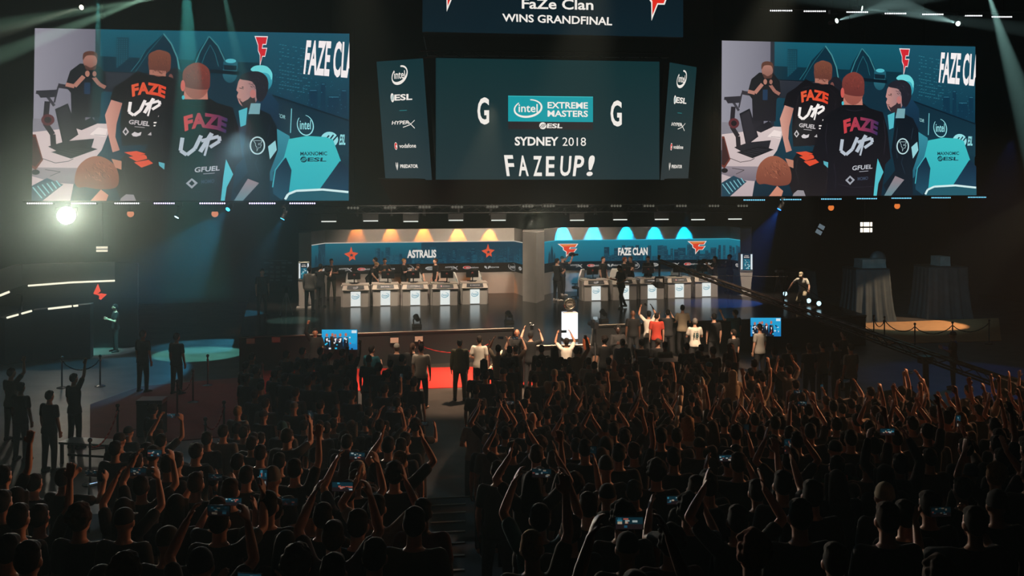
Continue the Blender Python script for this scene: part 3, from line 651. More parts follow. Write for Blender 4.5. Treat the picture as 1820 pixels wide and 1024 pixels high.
def chair_proto():
    t = thing('gaming_chair', '', 'chair', (0, 0, 0), 0, 'gaming chairs behind the desks'); w = mat('chair_white', (226, 226, 220), .5); c = mat('chair_teal', (20, 130, 150), .5)
    MB().loft([(0, 0, .42, .25, .26), (0, 0, .46, .28, .28), (0, 0, .52, .26, .26)], 16).build('seat', mat('chair_black', (22, 22, 24), .6), t, smooth=True)
    b = MB()
    for q in (0,): b.slab([Vector(p) for p in ((-.20, .16, .5), (.20, .16, .5), (.28, .20, .85), (.24, .25, 1.08), (.15, .28, 1.30), (-.15, .28, 1.30), (-.24, .25, 1.08), (-.28, .20, .85))], -.09, Vector((0, -1, .15)).normalized())
    b.build('backrest', w, t, bevel=.03)
    for s in (-1, 1): MB().slab([Vector(p) for p in ((s*.17, .145, .55), (s*.285, .17, .85), (s*.24, .22, 1.05), (s*.15, .17, .9))], .02, Vector((0, -1, .15)).normalized()).build('bolster', c, t)
    for s in (-1, 1): MB().box((s*.31, 0, .66), (.07, .28, .035)).tube((s*.31, 0, .45), (s*.31, 0, .65), .02).build('armrest', mat('chair_black'), t)
    MB().tube((0, 0, .08), (0, 0, .42), .03).build('gas_post', m_metal, t)
    for i in range(5): a = i*2*PI/5; MB().tube((0, 0, .09), (.3*math.cos(a), .3*math.sin(a), .05), .025, .015, 8).ball((.3*math.cos(a), .3*math.sin(a), .035), .034).build('base_leg', m_metal, t)
    return t
ch = chair_proto(); first = True
for bth, i, d in [q for q in desks if q[:2] not in (('cyan-lit', 2), ('cyan-lit', 4))]:
    o = ch if first else copy_tree(ch); first = False
    dx, dy, rz = {('orange-lit', 0): (-.1, 1.35, .5), ('orange-lit', 1): (.05, 1.45, PI), ('orange-lit', 2): (.12, 1.5, PI), ('orange-lit', 3): (.6, 1.2, 2.2), ('orange-lit', 4): (.3, 1.5, 2.7), ('cyan-lit', 0): (-.55, 1.2, -2.2)}.get((bth, i), (.1*(i-2), 1.2, PI+.3*(i-2)))
    o.location = (d.location.x+dx, d.location.y+dy, HS); o.rotation_euler.z = rz
    o['label'] = f'white and teal gaming chair behind the {nth(i)} desk of the {bth} booth row'
# ---------------------------------------------------------------- trophy and plinth
p = at_z(1015, 606, HS); hw = 12.2/FPX*depth(p); pl_top = at_y(1015, 556, p.y).z
t = thing('plinth', 'tall glowing white plinth carrying the silver plate trophy at the stage tip', 'plinth', (p.x, p.y, HS))
MB().box((p.x, p.y+hw, HS+.03), (2*hw+.06, 2*hw+.06, .06)).build('base', m_black, t)
MB().box((p.x, p.y+hw, (pl_top+HS)/2+.02), (2*hw, 2*hw, pl_top-HS-.08)).build('lit_column', mat('plinth_glow', emit=(240, 250, 252), stren=1.5), t)
MB().box((p.x, p.y+hw, pl_top-.01), (2*hw, 2*hw, .02)).build('cap', mat('plinth_cap', (220, 224, 224), .4), t)
R_ = 11.2/FPX*depth(p); cz = pl_top+.02+R_*1.12; cy = p.y+hw
t = thing('trophy', 'round silver plate trophy standing on the glowing white plinth', 'trophy', (p.x, cy, pl_top))
ms = mat('trophy_silver', (196, 190, 178), .25, 1.0); a = MB(); n = 40
for y0, r0, r1 in ((0, .52, 1.0),):
    b = len(a.v)
    for i in range(n):
        th = 2*PI*i/n; k = 1.0+.05*math.cos(th*10)
        for r, dy in ((.56, -.02), (.9*k, -.07), (1.0*k, -.03), (1.0*k, .02), (.56, .04)): a.v.append(Vector((p.x+R_*r*math.cos(th), cy+dy, cz+R_*r*math.sin(th))))
    for i in range(n):
        for j in range(5): a.f.append((b+i*5+j, b+i*5+(j+1) % 5, b+((i+1) % n)*5+(j+1) % 5, b+((i+1) % n)*5+j))
a.build('rim', ms, t, smooth=True)
MB().tube((p.x, cy+.03, cz), (p.x, cy-.03, cz), R_*.6, n=32).build('disc', mat('trophy_dark', (54, 50, 46), .3, .9), t)
b = MB()
for i in range(8):
    th = i*PI/4; b.ball((p.x+R_*.78*math.cos(th), cy-.07, cz+R_*.78*math.sin(th)), R_*.09, 8, 6)
b.build('rim_ornament', ms, t, smooth=True)
a = Art(); a.ring(0, 0, 52, 52, 3, (190, 186, 174)); a.text((-40, -6, 40, 8), 'CHAMPIONS', (210, 206, 194), .03); a.line('-32,-16 32,-16', 4, (180, 176, 166)); a.line('-28,18 28,18', 4, (180, 176, 166))
a.build('engraving', quad_fn((p.x-R_*.6, cy-.031, cz+R_*.6), (p.x+R_*.6, cy-.031, cz+R_*.6), (p.x+R_*.6, cy-.031, cz-R_*.6), (p.x-R_*.6, cy-.031, cz-R_*.6), -60, -60, 60, 60), print_mat('engraving_print'), t, .001, (0, -1, 0))
MB().box((p.x, cy+.02, pl_top+.022), (R_*.9, .16, .04)).build('stand', ms, t)
# ---------------------------------------------------------------- totem kiosks beside the booths
def kiosk(px, y0px, y1px, wpx, base_px, label, y):
    tl, tr, br, bl = [at_y(a, b, y) for a, b in ((px-wpx/2, y0px), (px+wpx/2, y0px), (px+wpx/2, y1px), (px-wpx/2, y1px))]
    t = thing('totem_kiosk', label, 'kiosk', ((bl.x+br.x)/2, y, HS), 0, 'totem kiosks flanking the booths')
    MB().slab([bl, br, tr, tl], .28).build('screen_housing', m_grey, t, bevel=.03)
    x0, x1 = bl.x, br.x; c = (x0+x1)/2
    MB().slab([Vector((c-.16, y+.04, HS)), Vector((c+.16, y+.04, HS)), Vector((x1, y+.04, bl.z)), Vector((x0, y+.04, bl.z))], .2).build('tapered_pedestal', m_grey, t)
    MB().box((c, y+.12, HS+.03), (.6, .5, .06)).build('foot', m_greyd, t)
    a = Art(); a.rect(0, 0, 100, 150, (20, 40, 50)); a.rect(2, 4, 16, 140, (226, 240, 244)); a.rect(84, 4, 98, 140, (226, 240, 244))
    a.rect(24, 8, 76, 40, (24, 28, 34)); a.text((32, 14, 68, 20), 'SYDNEY', INK, .02); a.text((28, 26, 72, 36), 'MASTERS', INK, .02)
    r = random.Random(px)
    a.rect(22, 46, 78, 142, (24, 96, 116))
    for i in range(34): x = 24+r.random()*46; yy = 48+r.random()*84; a.rect(x, yy, x+4+r.random()*6, yy+3+r.random()*8, r.choice([(190, 236, 240), (60, 170, 190), (14, 40, 54), (226, 236, 236)]))
    d = (br-bl)*.04
    a.build('display', quad_fn(tl+d-UP*.03, tr-d-UP*.03, br-d+UP*.05, bl+d+UP*.05, 0, 0, 100, 150), m_art, t, .0003, (0, -1, 0))
    return t
kiosk(540, 466, 499, 20, 530, 'totem kiosk with small glowing screen standing by the orange-lit booth column', 42.8)
kiosk(1327, 450, 483, 23, 522, 'totem kiosk with glowing screen on tapered pedestal at the cyan-lit booth end', 44.2)
# ---------------------------------------------------------------- truss and fixtures over the booths
YT = 44.4
def truss(name, label, p0, p1, h=.3, w=.3, n=None, m=m_metal, group=None):
    p0, p1 = Vector(p0), Vector(p1); t = thing(name, label, 'truss', (p0+p1)/2, 0, group); d = (p1-p0).normalized(); s = d.cross(UP).normalized(); u = s.cross(d).normalized()
    k = n or max(4, int((p1-p0).length/.5)); c = MB()
    corners = [s*w/2+u*h/2, -s*w/2+u*h/2, -s*w/2-u*h/2, s*w/2-u*h/2]
    for q in corners: c.tube(p0+q, p1+q, .028, n=6)
    c.build('chord', m, t); l = MB()
    for i in range(k):
        a0 = p0.lerp(p1, i/k); a1 = p0.lerp(p1, (i+1)/k)
        for j in range(4):
            q0, q1 = corners[j], corners[(j+1) % 4]; l.tube(a0+(q0 if i % 2 else q1), a1+(q1 if i % 2 else q0), .014, n=5)
    l.build('lacing', m, t); return t
pa, pb = at_y(545, 376, YT), at_y(1345, 372, YT); pa.z = pb.z = 5.2
truss('stage_truss', 'long black lighting truss running above both player booths', pa, pb, .32, .32)
for u in (.1, .5, .9):
    q = pa.lerp(pb, u); q = q+Vector((0, .16, 0)); tag(MB().tube(q+UP*.17, Vector((q.x, q.y, 18.05)), .02, n=6).build('truss_cable', m_metal), f'steel cable holding the booth truss at its {["orange-lit end", "middle", "cyan-lit end"][int(u*2.4)]}', 'cable')
def strobe_proto():
    t = thing('strobe_panel', '', 'light', (0, 0, 0), 0, 'strobe panels on the booth truss')
    f = MB()
    for a, b in (((-.34, 0, .18), (.34, 0, .18)), ((-.34, 0, -.17), (.34, 0, -.17)), ((-.34, 0, -.17), (-.34, 0, .18)), ((.34, 0, -.17), (.34, 0, .18))): f.tube(a, b, .018, n=6)
    f.build('yoke_frame', m_metal, t); MB().box((0, .06, 0), (.64, .1, .3)).build('housing', m_black, t)
    MB().box((0, -.02, -.14), (.62, .05, .045)).build('glowing_tube', mat('strobe_tube', emit=(226, 234, 226), stren=1.1), t); return t
sp = strobe_proto(); first = True
SX = [(584.5, 391), (658.8, 390), (730, 391), (810, 389), (885.5, 389), (1025, 389), (1101.5, 388), (1175, 387.5), (1239.5, 388), (1305, 387)]
for i, (px, py) in enumerate(SX):
    o = sp if first else copy_tree(sp); first = False
    q = at_y(px, py-3.2, YT-.3); q.y = YT-.37; o.location = q
    o['label'] = f'framed strobe panel with white tube on the booth truss, {nth(i)} from its orange-lit end'
    MB().tube((0, .08, .15), (0, .21, 5.0-q.z), .016, n=6).tube((0, .21, 5.0-q.z), (0, .21, 5.015-q.z), .02, n=6).build('clamp', m_metal, o).matrix_parent_inverse.identity()
def blinder_proto():
    t = thing('blinder_lamp', '', 'light', (0, 0, 0), 0, 'unlit four-lamp blinders above the booth truss')
    MB().box((0, .06, 0), (.56, .12, .17)).build('housing', mat('blinder_body', (24, 25, 27), .6), t, bevel=.01)
    for i in range(4): MB().ball((-.195+i*.13, -.005, 0), (.055, .02, .055), 10, 6).build('lens', mat('lens_dim', emit=(120, 120, 108), stren=.5), t, smooth=True)
    return t
bp = blinder_proto(); first = True
for i, (px, py) in enumerate([(627.5, 369.6), (693, 369), (755, 368), (812.5, 368), (875, 367.5), (938, 366.5), (976, 366), (1036, 366.5), (1095, 366), (1153.5, 366), (1211, 366), (1269, 366), (1320, 366)]):
    o = bp if first else copy_tree(bp); first = False
    q = at_y(px, py, YT-.36); o.location = q; MB().tube((0, .08, .07), (0, .2, 5.41-q.z), .018, n=6).build('clamp', m_metal, o).matrix_parent_inverse.identity(); o['label'] = f'four-lamp blinder above the booth truss, {nth(i)} counted from its orange-lit end'
b0, b1 = at_y(545, 380, YW-.32), at_y(1335, 376, YW+.22); b0.z = b1.z = 5.26
tag(MB().tube(b0, b1, .035, n=8).build('lighting_bar', m_metal), 'thin black bar from which the coloured booth spotlights hang', 'bar')
for u in (.05, .5, .95):
    q = b0.lerp(b1, u); tag(MB().tube(q+UP*.03, Vector((q.x, q.y, 18.05)), .015, n=6).build('bar_cable', m_metal), f'thin cable holding the spotlight bar at its {["orange-lit end", "middle", "cyan-lit end"][int(u*2.4)]}', 'cable')
def booth_spot(px, y_wall, col, watts, i, word):
    w = at_y(px, 420, y_wall); o = thing('spotlight', f'small spotlight throwing {word} down the booth wall, {nth(i)} of that colour', 'light', (w.x, b0.y+(w.x-b0.x)*(b1.y-b0.y)/(b1.x-b0.x), 5.12), 0, f'{word} wall spotlights')
    l = o.location; a = Vector(l)
    MB().tube(a+Vector((0, .02, -.28)), a+Vector((0, 0, .02)), .085, .06, 14).build('barrel', m_black, o)
    MB().tube(a+Vector((0, 0, .0)), a+Vector((0, 0, .115)), .02, n=6).build('clamp', m_metal, o)
    MB().tube(a+Vector((0, .021, -.285)), a+Vector((0, .021, -.281)), .07, n=14).build('lens', mat('spot_lens_'+word, emit=col, stren=1.5), o)
    lamp('SPOT', 'booth_spot_light', a+Vector((0, .02, -.31)), (w.x, y_wall-.02, 3.3), watts, col, .02, 46, .25)
for i, (px, w) in enumerate(((634, 160), (695, 320), (753, 520), (814, 700), (871, 760))): booth_spot(px, YW+.1, (255, 142, 54), w, i, 'orange')
for i, px in enumerate((1000, 1054.5, 1113, 1164, 1217.5)): booth_spot(px, YW+.45, (0, 172, 228), 900, i, 'cyan')
# ---------------------------------------------------------------- people: one continuous body mesh per pose, clothing and hair as children
def fuse(mb, voxel, target, smooth=2, name='body', iters=.4):
    """Melts overlapping closed pieces into one continuous skin."""
    me = mb.mesh(name)
    bm = bmesh.new(); bm.from_mesh(me); bmesh.ops.recalc_face_normals(bm, faces=bm.faces); bm.to_mesh(me); bm.free()
    o = bpy.data.objects.new('tmp', me); COL.objects.link(o)
    r = o.modifiers.new('r', 'REMESH'); r.mode = 'VOXEL'; r.voxel_size = voxel; r.use_smooth_shade = True
    sm = o.modifiers.new('s', 'SMOOTH'); sm.factor = iters; sm.iterations = smooth
    d = o.modifiers.new('d', 'DECIMATE')
    dg = bpy.context.evaluated_depsgraph_get(); d.show_viewport = False; dg.update()
    nf = len(o.evaluated_get(dg).data.polygons)*2; d.show_viewport = True; d.ratio = min(1.0, target/max(nf, 1)); dg.update()
    out = bpy.data.meshes.new_from_object(o.evaluated_get(dg)); out.name = name
    bpy.data.objects.remove(o); bpy.data.meshes.remove(me)
    out.polygons.foreach_set('use_smooth', [True]*len(out.polygons)); return out
def nrmz(v): v = Vector(v); return v/v.length
def hand(mb, w, d, palm_n, side, curl=.35, spread=1.0):
    """Palm, four jointed fingers and a thumb leaving the side of the palm."""
    d = nrmz(d); n = Vector(palm_n); n = nrmz(n-d*n.dot(d)); x = d.cross(n)*side
    M = Matrix((x, n, d)).transposed()
    mb.ball(w+d*.05, (.041, .019, .055), 12, 8, M)
    for i, L in enumerate((.068, .078, .073, .056)):
        b = w+d*.09+x*((i-1.5)*-.0215); f = nrmz(d+x*(-(i-1.5)*.10*spread)); c = curl*(1+.12*i)
        m1 = b+f*L*.55; f2 = nrmz(f*math.cos(c*1.6)+n*math.sin(c*1.6)); mb.chain([b-d*.02, b+f*L*.02, m1+n*math.sin(c)*.01, m1+f2*L*.5], [.0115, .0112, .0102, .0088], 8)
    b = w+d*.03+x*.03; mb.chain([b, b+nrmz(x+d*.8)*.038, b+nrmz(x*.6+d*1.1+n*.4)*.068], [.0135, .012, .0095], 8)
class Pose:
    """Local frame: facing +Y, feet on z = 0. Elbow and wrist directions are given per arm."""
    def __init__(s, name, L, R, lean=0.0, twist=0.0, head=(0.0, 0.0), legs=None, crouch=0.0, curl=.35, palm=((0, 1, 0), (0, 1, 0)), hd=(None, None), side=0.0):
        s.__dict__.update(locals())
POSES = {p.name: p for p in [
    Pose('stand', ((-.18, .02, -1), (-.02, .22, -1)), ((.18, .02, -1), (.02, .22, -1)), palm=((1, 0, 0), (-1, 0, 0))),
    Pose('hips', ((-.3, -.25, -1), (.25, .9, -.25)), ((.18, .0, -1), (.0, .25, -1)), palm=((1, 0, 0), (-1, 0, 0)), head=(.3, 0)),
    Pose('clasp', ((-.28, .3, -1), (.45, .9, .35)), ((.28, .3, -1), (-.45, .9, .35)), palm=((1, 0, 0), (-1, 0, 0)), head=(-.2, .05)),
    Pose('clap', ((-.75, .35, .75), (.62, .35, 1.0)), ((.75, .35, .75), (-.62, .35, 1.0)), curl=.12, palm=((1, 0, 0), (-1, 0, 0)), hd=((.25, .2, 1), (-.25, .2, 1))),
    Pose('cheer', ((-.55, .25, 1.0), (-.1, .1, 1.0)), ((.55, .25, 1.0), (.12, .1, 1.0)), curl=.2, palm=((.2, 1, 0), (-.2, 1, 0))),
    Pose('film', ((-.55, .75, .75), (.38, .5, 1.0)), ((.55, .75, .75), (-.38, .5, 1.0)), curl=.55, palm=((1, .3, 0), (-1, .3, 0)), head=(0, -.12), hd=((.3, .35, .75), (-.3, .35, .75))),
    Pose('filmlow', ((-.35, .85, -.25), (.25, .75, .75)), ((.35, .85, -.25), (-.25, .75, .75)), curl=.55, palm=((1, .2, 0), (-1, .2, 0))),
    Pose('reach', ((-.18, .05, -1), (.05, .35, -1)), ((.35, .3, 1.0), (-.02, .2, 1.0)), curl=.5, palm=((1, 0, 0), (-.3, 1, 0)), side=-.05),
    Pose('fist', ((-.3, .3, -1), (.4, .9, .1)), ((.6, .35, .85), (-.2, .15, 1.0)), curl=1.1, palm=((1, 0, 0), (-.5, 1, 0)), head=(-.25, 0)),
    Pose('phone', ((-.2, .02, -1), (.02, .3, -1)), ((.3, .75, .25), (-.15, .55, 1.0)), curl=.6, palm=((1, 0, 0), (-1, .2, 0)), head=(-.1, -.05)),
    Pose('visor', ((-.8, .3, .35), (.75, .35, .75)), ((.2, .02, -1), (0, .25, -1)), curl=.2, palm=((.3, -.3, -1), (-1, 0, 0)), hd=((.95, .3, .1), None)),
    Pose('crossed', ((-.3, .25, -1), (1.0, .5, .12)), ((.3, .25, -1), (-1.0, .55, .1)), curl=.3, palm=((0, -1, 0), (0, -1, 0))),
    Pose('walk', ((-.2, -.15, -1), (.15, .8, -.2)), ((.2, .25, -1), (-.2, .9, .25)), head=(0, .35), lean=.06, legs=(((-.02, .26, -1), (0, -.1, -1)), ((.02, -.22, -1), (0, -.5, -1))), curl=.6, palm=((1, 0, 0), (-1, 0, .3))),
    Pose('camera', ((-.3, .55, -.55), (.25, .85, .75)), ((.45, .45, -.45), (-.1, .75, .85)), curl=.6, palm=((1, 0, .2), (-1, 0, .2)), lean=-.03, legs=(((-.12, .1, -1), (0, -.05, -1)), ((.12, -.06, -1), (0, -.1, -1)))),
    Pose('lean', ((-.4, .8, -.35), (.35, .85, -.2)), ((.4, .8, -.45), (-.3, .85, -.3)), lean=.55, head=(0, .1), curl=.3, palm=((.3, 0, -1), (-.3, 0, -1))),
    Pose('kneel', ((-.5, .5, -.7), (-.2, .85, -.3)), ((.75, .1, -.6), (.5, .5, -.7)), lean=.35, crouch=.5, head=(.1, .15), legs=(((-.2, .9, -.25), (0, -.55, -1)), ((.25, .5, -.95), (.1, -1.0, -.12))), curl=.4, palm=((.3, 0, -1), (-.3, 0, -1))),
    Pose('hail', ((-.95, .3, .05), (-.3, .3, 1.0)), ((.2, .02, -1), (0, .25, -1)), curl=.9, palm=((0, 1, 0), (-1, 0, 0)), head=(.35, 0)),
    Pose('aim', ((-.35, .7, .35), (.28, .5, .8)), ((.5, .6, .1), (-.3, .5, .85)), curl=.7, palm=((1, 0, .2), (-1, 0, .2)), head=(0, -.05)),
]}
SH = Vector((.185, 0, 1.44))
def build_pose(p):
    """-> dict of meshes: body, tee, hoodie, trousers; head matrix; hand points."""
    drop = p.crouch
    hipz = .93-drop
    Rl = Matrix.Rotation(-p.lean, 3, 'X') @ Matrix.Rotation(p.side, 3, 'Y') @ Matrix.Rotation(p.twist, 3, 'Z')
    up = lambda v: Rl @ (Vector(v)-Vector((0, 0, .93))) + Vector((0, 0, hipz))
    Rh = Matrix.Rotation(p.head[0], 3, 'Z') @ Matrix.Rotation(-p.head[1], 3, 'X'); pv = Vector((0, -.005, 1.55))
    hd = lambda v: up(Rh @ (Vector(v)-pv) + pv); HM = Rl @ Rh
    body, tee, hood, trou = MB(), MB(), MB(), MB()
    def xf(src, dst, fn):
        b = len(dst.v); dst.v += [fn(v) for v in src.v]; dst.f += [tuple(b+i for i in f) for f in src.f]
    # torso
    T = [(.84, .15, .10, 0), (.93, .172, .118, -.012), (1.04, .152, .105, -.004), (1.14, .148, .102, .004), (1.26, .166, .114, .006), (1.36, .178, .116, 0), (1.43, .158, .098, -.010), (1.475, .105, .075, -.014), (1.51, .062, .058, -.010)]
    t = MB().loft([(0, yo, z, rx, ry) for z, rx, ry, yo in T], 22); xf(t, body, up)
    g_ = [(z, rx+.014, ry+.014, yo) for z, rx, ry, yo in T[1:]]; g_[-2] = (1.475, .118, .086, -.014); g_[-1] = (1.497, .075, .068, -.012)
    g_[0] = (.85, .204, .146, -.010); g_.insert(1, (.95, .198, .140, -.010))
    xf(MB().loft([(0, yo, z, rx, ry) for z, rx, ry, yo in g_], 22), tee, up)
    h_ = [(z, rx+.012, ry+.014, yo) for z, rx, ry, yo in g_]; h_[0] = (.84, .206, .148, -.010)
    xf(MB().loft([(0, yo, z, rx, ry) for z, rx, ry, yo in h_], 22), hood, up)
    hd_ = MB().ball((0, -.085, 1.475), (.105, .055, .075), 14, 10).ball((0, -.03, 1.50), (.098, .085, .035), 14, 8); xf(hd_, hood, up)
    # head
    h = MB().tube((0, -.012, 1.44), (0, .0, 1.62), .060, .054, 14).ball((0, .008, 1.672), (.074, .094, .108), 16, 12).ball((0, .038, 1.612), (.056, .058, .062), 14, 10)
    h.ball((0, .096, 1.60), (.02, .012, .014), 8, 6).ball((0, .098, 1.632), (.026, .012, .009), 8, 6).ball((0, .088, 1.705), (.05, .016, .014), 10, 6)
    h.chain([(0, .096, 1.69), (0, .112, 1.655)], [.010, .015], 8)
    for s in (-1, 1): h.ball((s*.077, .004, 1.655), (.012, .026, .034), 10, 8, Matrix.Rotation(-.3*s, 3, 'Z')).ball((s*.034, .078, 1.648), (.022, .022, .02), 8, 6)
    xf(h, body, hd)
    hands = {}
    for s, arm, pl, hv in ((-1, p.L, p.palm[0], p.hd[0]), (1, p.R, p.palm[1], p.hd[1])):
        sh = Vector((SH.x*s, SH.y-.005, SH.z)); up_k = max(0, nrmz(arm[0]).z)
        sh = sh + Vector((-s*.02*up_k, 0, .045*up_k)); sh = up(sh)
        d1 = Rl @ nrmz(arm[0]); d2 = Rl @ nrmz(arm[1]); el = sh+d1*.295; wr = el+d2*.255; hdv = Rl @ nrmz(hv) if hv else d2
        root = up((s*.11, -.005, 1.42))
        body.chain([root, sh, sh.lerp(el, .45), el, el.lerp(wr, .3), wr], [.06, .056, .048, .038, .040, .027], 12)
        hand(body, wr, hdv, Rl @ Vector(pl), -s if False else s, p.curl); hands[s] = (wr+hdv*.085, hdv)
        tee.chain([root, sh, sh.lerp(el, .62)], [.073, .068, .064], 12)
        hood.chain([root, sh, sh.lerp(el, .5), el, el.lerp(wr, .5), wr.lerp(el, .06)], [.08, .075, .064, .055, .052, .042], 12)
    # legs
    lg = p.legs or (((-.09, .03, -1), (-.02, -.05, -1)), ((.09, .03, -1), (.02, -.05, -1))); feet = []
    for s, (a, b) in ((-1, lg[0]), (1, lg[1])):
        hip = Vector((s*.092, -.005, hipz-.03)); kn = hip+nrmz(a)*.42; an = kn+nrmz(b)*.41
        body.chain([hip, hip.lerp(kn, .4), kn, kn.lerp(an, .3), an], [.092, .08, .056, .054, .038], 14)
        trou.chain([hip, hip.lerp(kn, .4), kn, kn.lerp(an, .35), kn.lerp(an, .97)], [.098, .092, .072, .067, .056], 14); feet.append((an, s))
        fl = nrmz(b); fd = nrmz(Vector((s*.2, 1, 0))) if fl.z < -.6 else nrmz(Vector((0, .3, -1)))
        heel = an+Vector((0, 0, -.045))-fd*.045; toe = an+fd*.16+Vector((0, 0, -.055)); body.chain([an, heel, toe], [.038, .034, .026], 10)
    xf(MB().loft([(0, -.012, .80, .13, .10), (0, -.012, .86, .176, .128), (0, -.012, .95, .178, .126), (0, -.006, 1.02, .162, .115)], 20), trou, up)
    lo = min(v.z for v in body.v)
    sh_ = []
    for an, s in feet:
        fl = Vector((s*.2, 1, 0)).normalized(); m = MB(); heel = an+Vector((0, 0, -.05))-fl*.045
        m.chain([an+Vector((0, 0, .02)), heel, an+fl*.09+Vector((0, 0, -.045)), an+fl*.175+Vector((0, 0, -.06))], [.05, .048, .046, .034], 10); sh_.append(m)
    return dict(body=(body, lo), tee=tee, hood=hood, trou=trou, shoes=sh_, HM=HM, hc=hd((0, 0, 1.672)), hands=hands)
def hair_mesh(kind):
    """Head-centred hair and headgear (head centre at the origin, face toward +Y)."""
    m = MB(); r = random.Random(len(kind))
    if kind == 'short':
        m.ball((0, -.018, .018), (.083, .098, .104), 18, 12).ball((0, .03, .075), (.068, .066, .048), 14, 8)
        for i in range(26): a = r.random()*2*PI; b = r.random()*1.1; m.ball((.078*math.sin(b)*math.cos(a), -.01+.09*math.sin(b)*math.sin(a), .022+.094*math.cos(b)), .022, 7, 5)
    elif kind == 'curly':
        m.ball((0, -.018, .02), (.095, .108, .112), 18, 12)
        for i in range(90):
            a = r.random()*2*PI; b = r.random()*1.75
            if math.sin(a) > .2 and b > .9: continue
            m.ball((.093*math.sin(b)*math.cos(a), -.018+.106*math.sin(b)*math.sin(a), .02+.114*math.cos(b)), .022+.010*r.random(), 7, 5)
    elif kind == 'long':
        m.ball((0, -.015, .016), (.088, .102, .108), 18, 12).loft([(0, -.075, -.34, .07, .03), (0, -.085, -.25, .11, .045), (0, -.06, -.1, .105, .065), (0, -.03, .03, .088, .085), (0, -.02, .07, .06, .06)], 16)
        for s in (-1, 1): m.chain([(s*.078, .03, .05), (s*.085, .02, -.08), (s*.09, -.01, -.2)], [.028, .026, .02], 8)
    elif kind == 'tail':
        m.ball((0, -.015, .016), (.083, .099, .105), 18, 12).chain([(0, -.1, .05), (0, -.15, .0), (0, -.15, -.14), (0, -.13, -.24)], [.03, .036, .03, .014], 10)
    elif kind == 'cap':
        m.loft([(0, -.01, .0, .085, .101), (0, -.01, .05, .084, .1), (0, -.01, .09, .07, .084), (0, -.01, .115, .04, .05), (0, -.01, .122, .012, .014)], 20).slab([Vector(q) for q in ((-.065, .07, .045), (-.05, .165, .028), (.05, .165, .028), (.065, .07, .045))], .012, Vector((0, 0, 1)))
    elif kind == 'beanie':
        m.loft([(0, -.012, -.005, .088, .104), (0, -.012, .03, .09, .106), (0, -.012, .035, .085, .1), (0, -.015, .08, .08, .094), (0, -.02, .12, .055, .066), (0, -.02, .142, .02, .024)], 20)
    elif kind == 'hoodup':
        m.ball((0, -.035, .012), (.108, .108, .128), 18, 12).loft([(0, -.06, -.2, .13, .1), (0, -.05, -.12, .105, .1), (0, -.04, -.02, .1, .1)], 16)
    elif kind == 'turban': m.ball((0, -.01, .05), (.1, .11, .085), 18, 12).ball((0, .03, .06), (.085, .08, .06), 14, 8)
    return fuse(m, .009, {'curly': 1500, 'long': 900}.get(kind, 700), 3, 'hair')
HAIRS = {k: hair_mesh(k) for k in ('short', 'curly', 'long', 'tail', 'cap', 'beanie', 'hoodup')}
def rng_mesh(mb, name, smooth=True):
    me = mb.mesh(name); bm = bmesh.new(); bm.from_mesh(me); bmesh.ops.recalc_face_normals(bm, faces=bm.faces); bm.to_mesh(me); bm.free()
    me.polygons.foreach_set('use_smooth', [smooth]*len(me.polygons)); return me
PM = {}
def pose_meshes(name):
    if name not in PM:
        b = build_pose(POSES[name]); body, lo = b['body']; off = Vector((0, 0, -lo))
        for m in (body, b['tee'], b['hood'], b['trou'], *b['shoes']): m.v = [v+off for v in m.v]
        PM[name] = dict(body=fuse(body, .0085, 5200, 2, 'person'), tee=fuse(b['tee'], .014, 1500, 4, 'shirt'), hood=fuse(b['hood'], .014, 1900, 4, 'hoodie'), trou=fuse(b['trou'], .014, 1300, 4, 'trousers'),
                        shoes=[fuse(m, .010, 320, 3, 'shoe') for m in b['shoes']], HM=b['HM'], hc=b['hc']+off, hands={s: (h[0]+off, h[1]) for s, h in b['hands'].items()})
        for k in ('body', 'tee', 'hood', 'trou'): PM[name][k].materials.append(mat('skin_fair'))
        for m in PM[name]['shoes']: m.materials.append(mat('skin_fair'))
    return PM[name]
SKIN = {'fair': (206, 156, 132), 'tan': (176, 122, 94), 'brown': (112, 74, 56), 'dark': (66, 44, 36)}
for k, c in SKIN.items(): mat('skin_'+k, c, .5)
CLOTH = {'black': (17, 17, 19), 'charcoal': (38, 38, 41), 'grey': (104, 102, 98), 'white': (214, 208, 198), 'cream': (186, 172, 148), 'navy': (22, 30, 46), 'teal': (18, 92, 108), 'red': (150, 30, 28), 'maroon': (78, 26, 32), 'olive': (60, 60, 40), 'green': (26, 82, 44), 'blue': (34, 62, 108), 'brown': (70, 52, 40), 'pale grey': (156, 154, 148), 'orange': (186, 60, 44), 'denim': (40, 48, 62)}
HAIRC = {'black': (12, 11, 11), 'dark brown': (30, 22, 18), 'brown': (62, 42, 30), 'blond': (168, 130, 84), 'grey': (110, 106, 102), 'ginger': (130, 64, 34), 'cyan': (60, 170, 190)}
def cloth(c): return mat('cloth_'+c.replace(' ', '_'), CLOTH[c], .85, vary=.1, scale=5)
def hairm(c): return mat('hair_'+c.replace(' ', '_'), HAIRC[c], .8, vary=.2, scale=40, spec=.25)
def slot(o, m): o.material_slots[0].link = 'OBJECT'; o.material_slots[0].material = m
for me in HAIRS.values(): me.materials.append(mat('skin_fair'))
PEOPLE = []
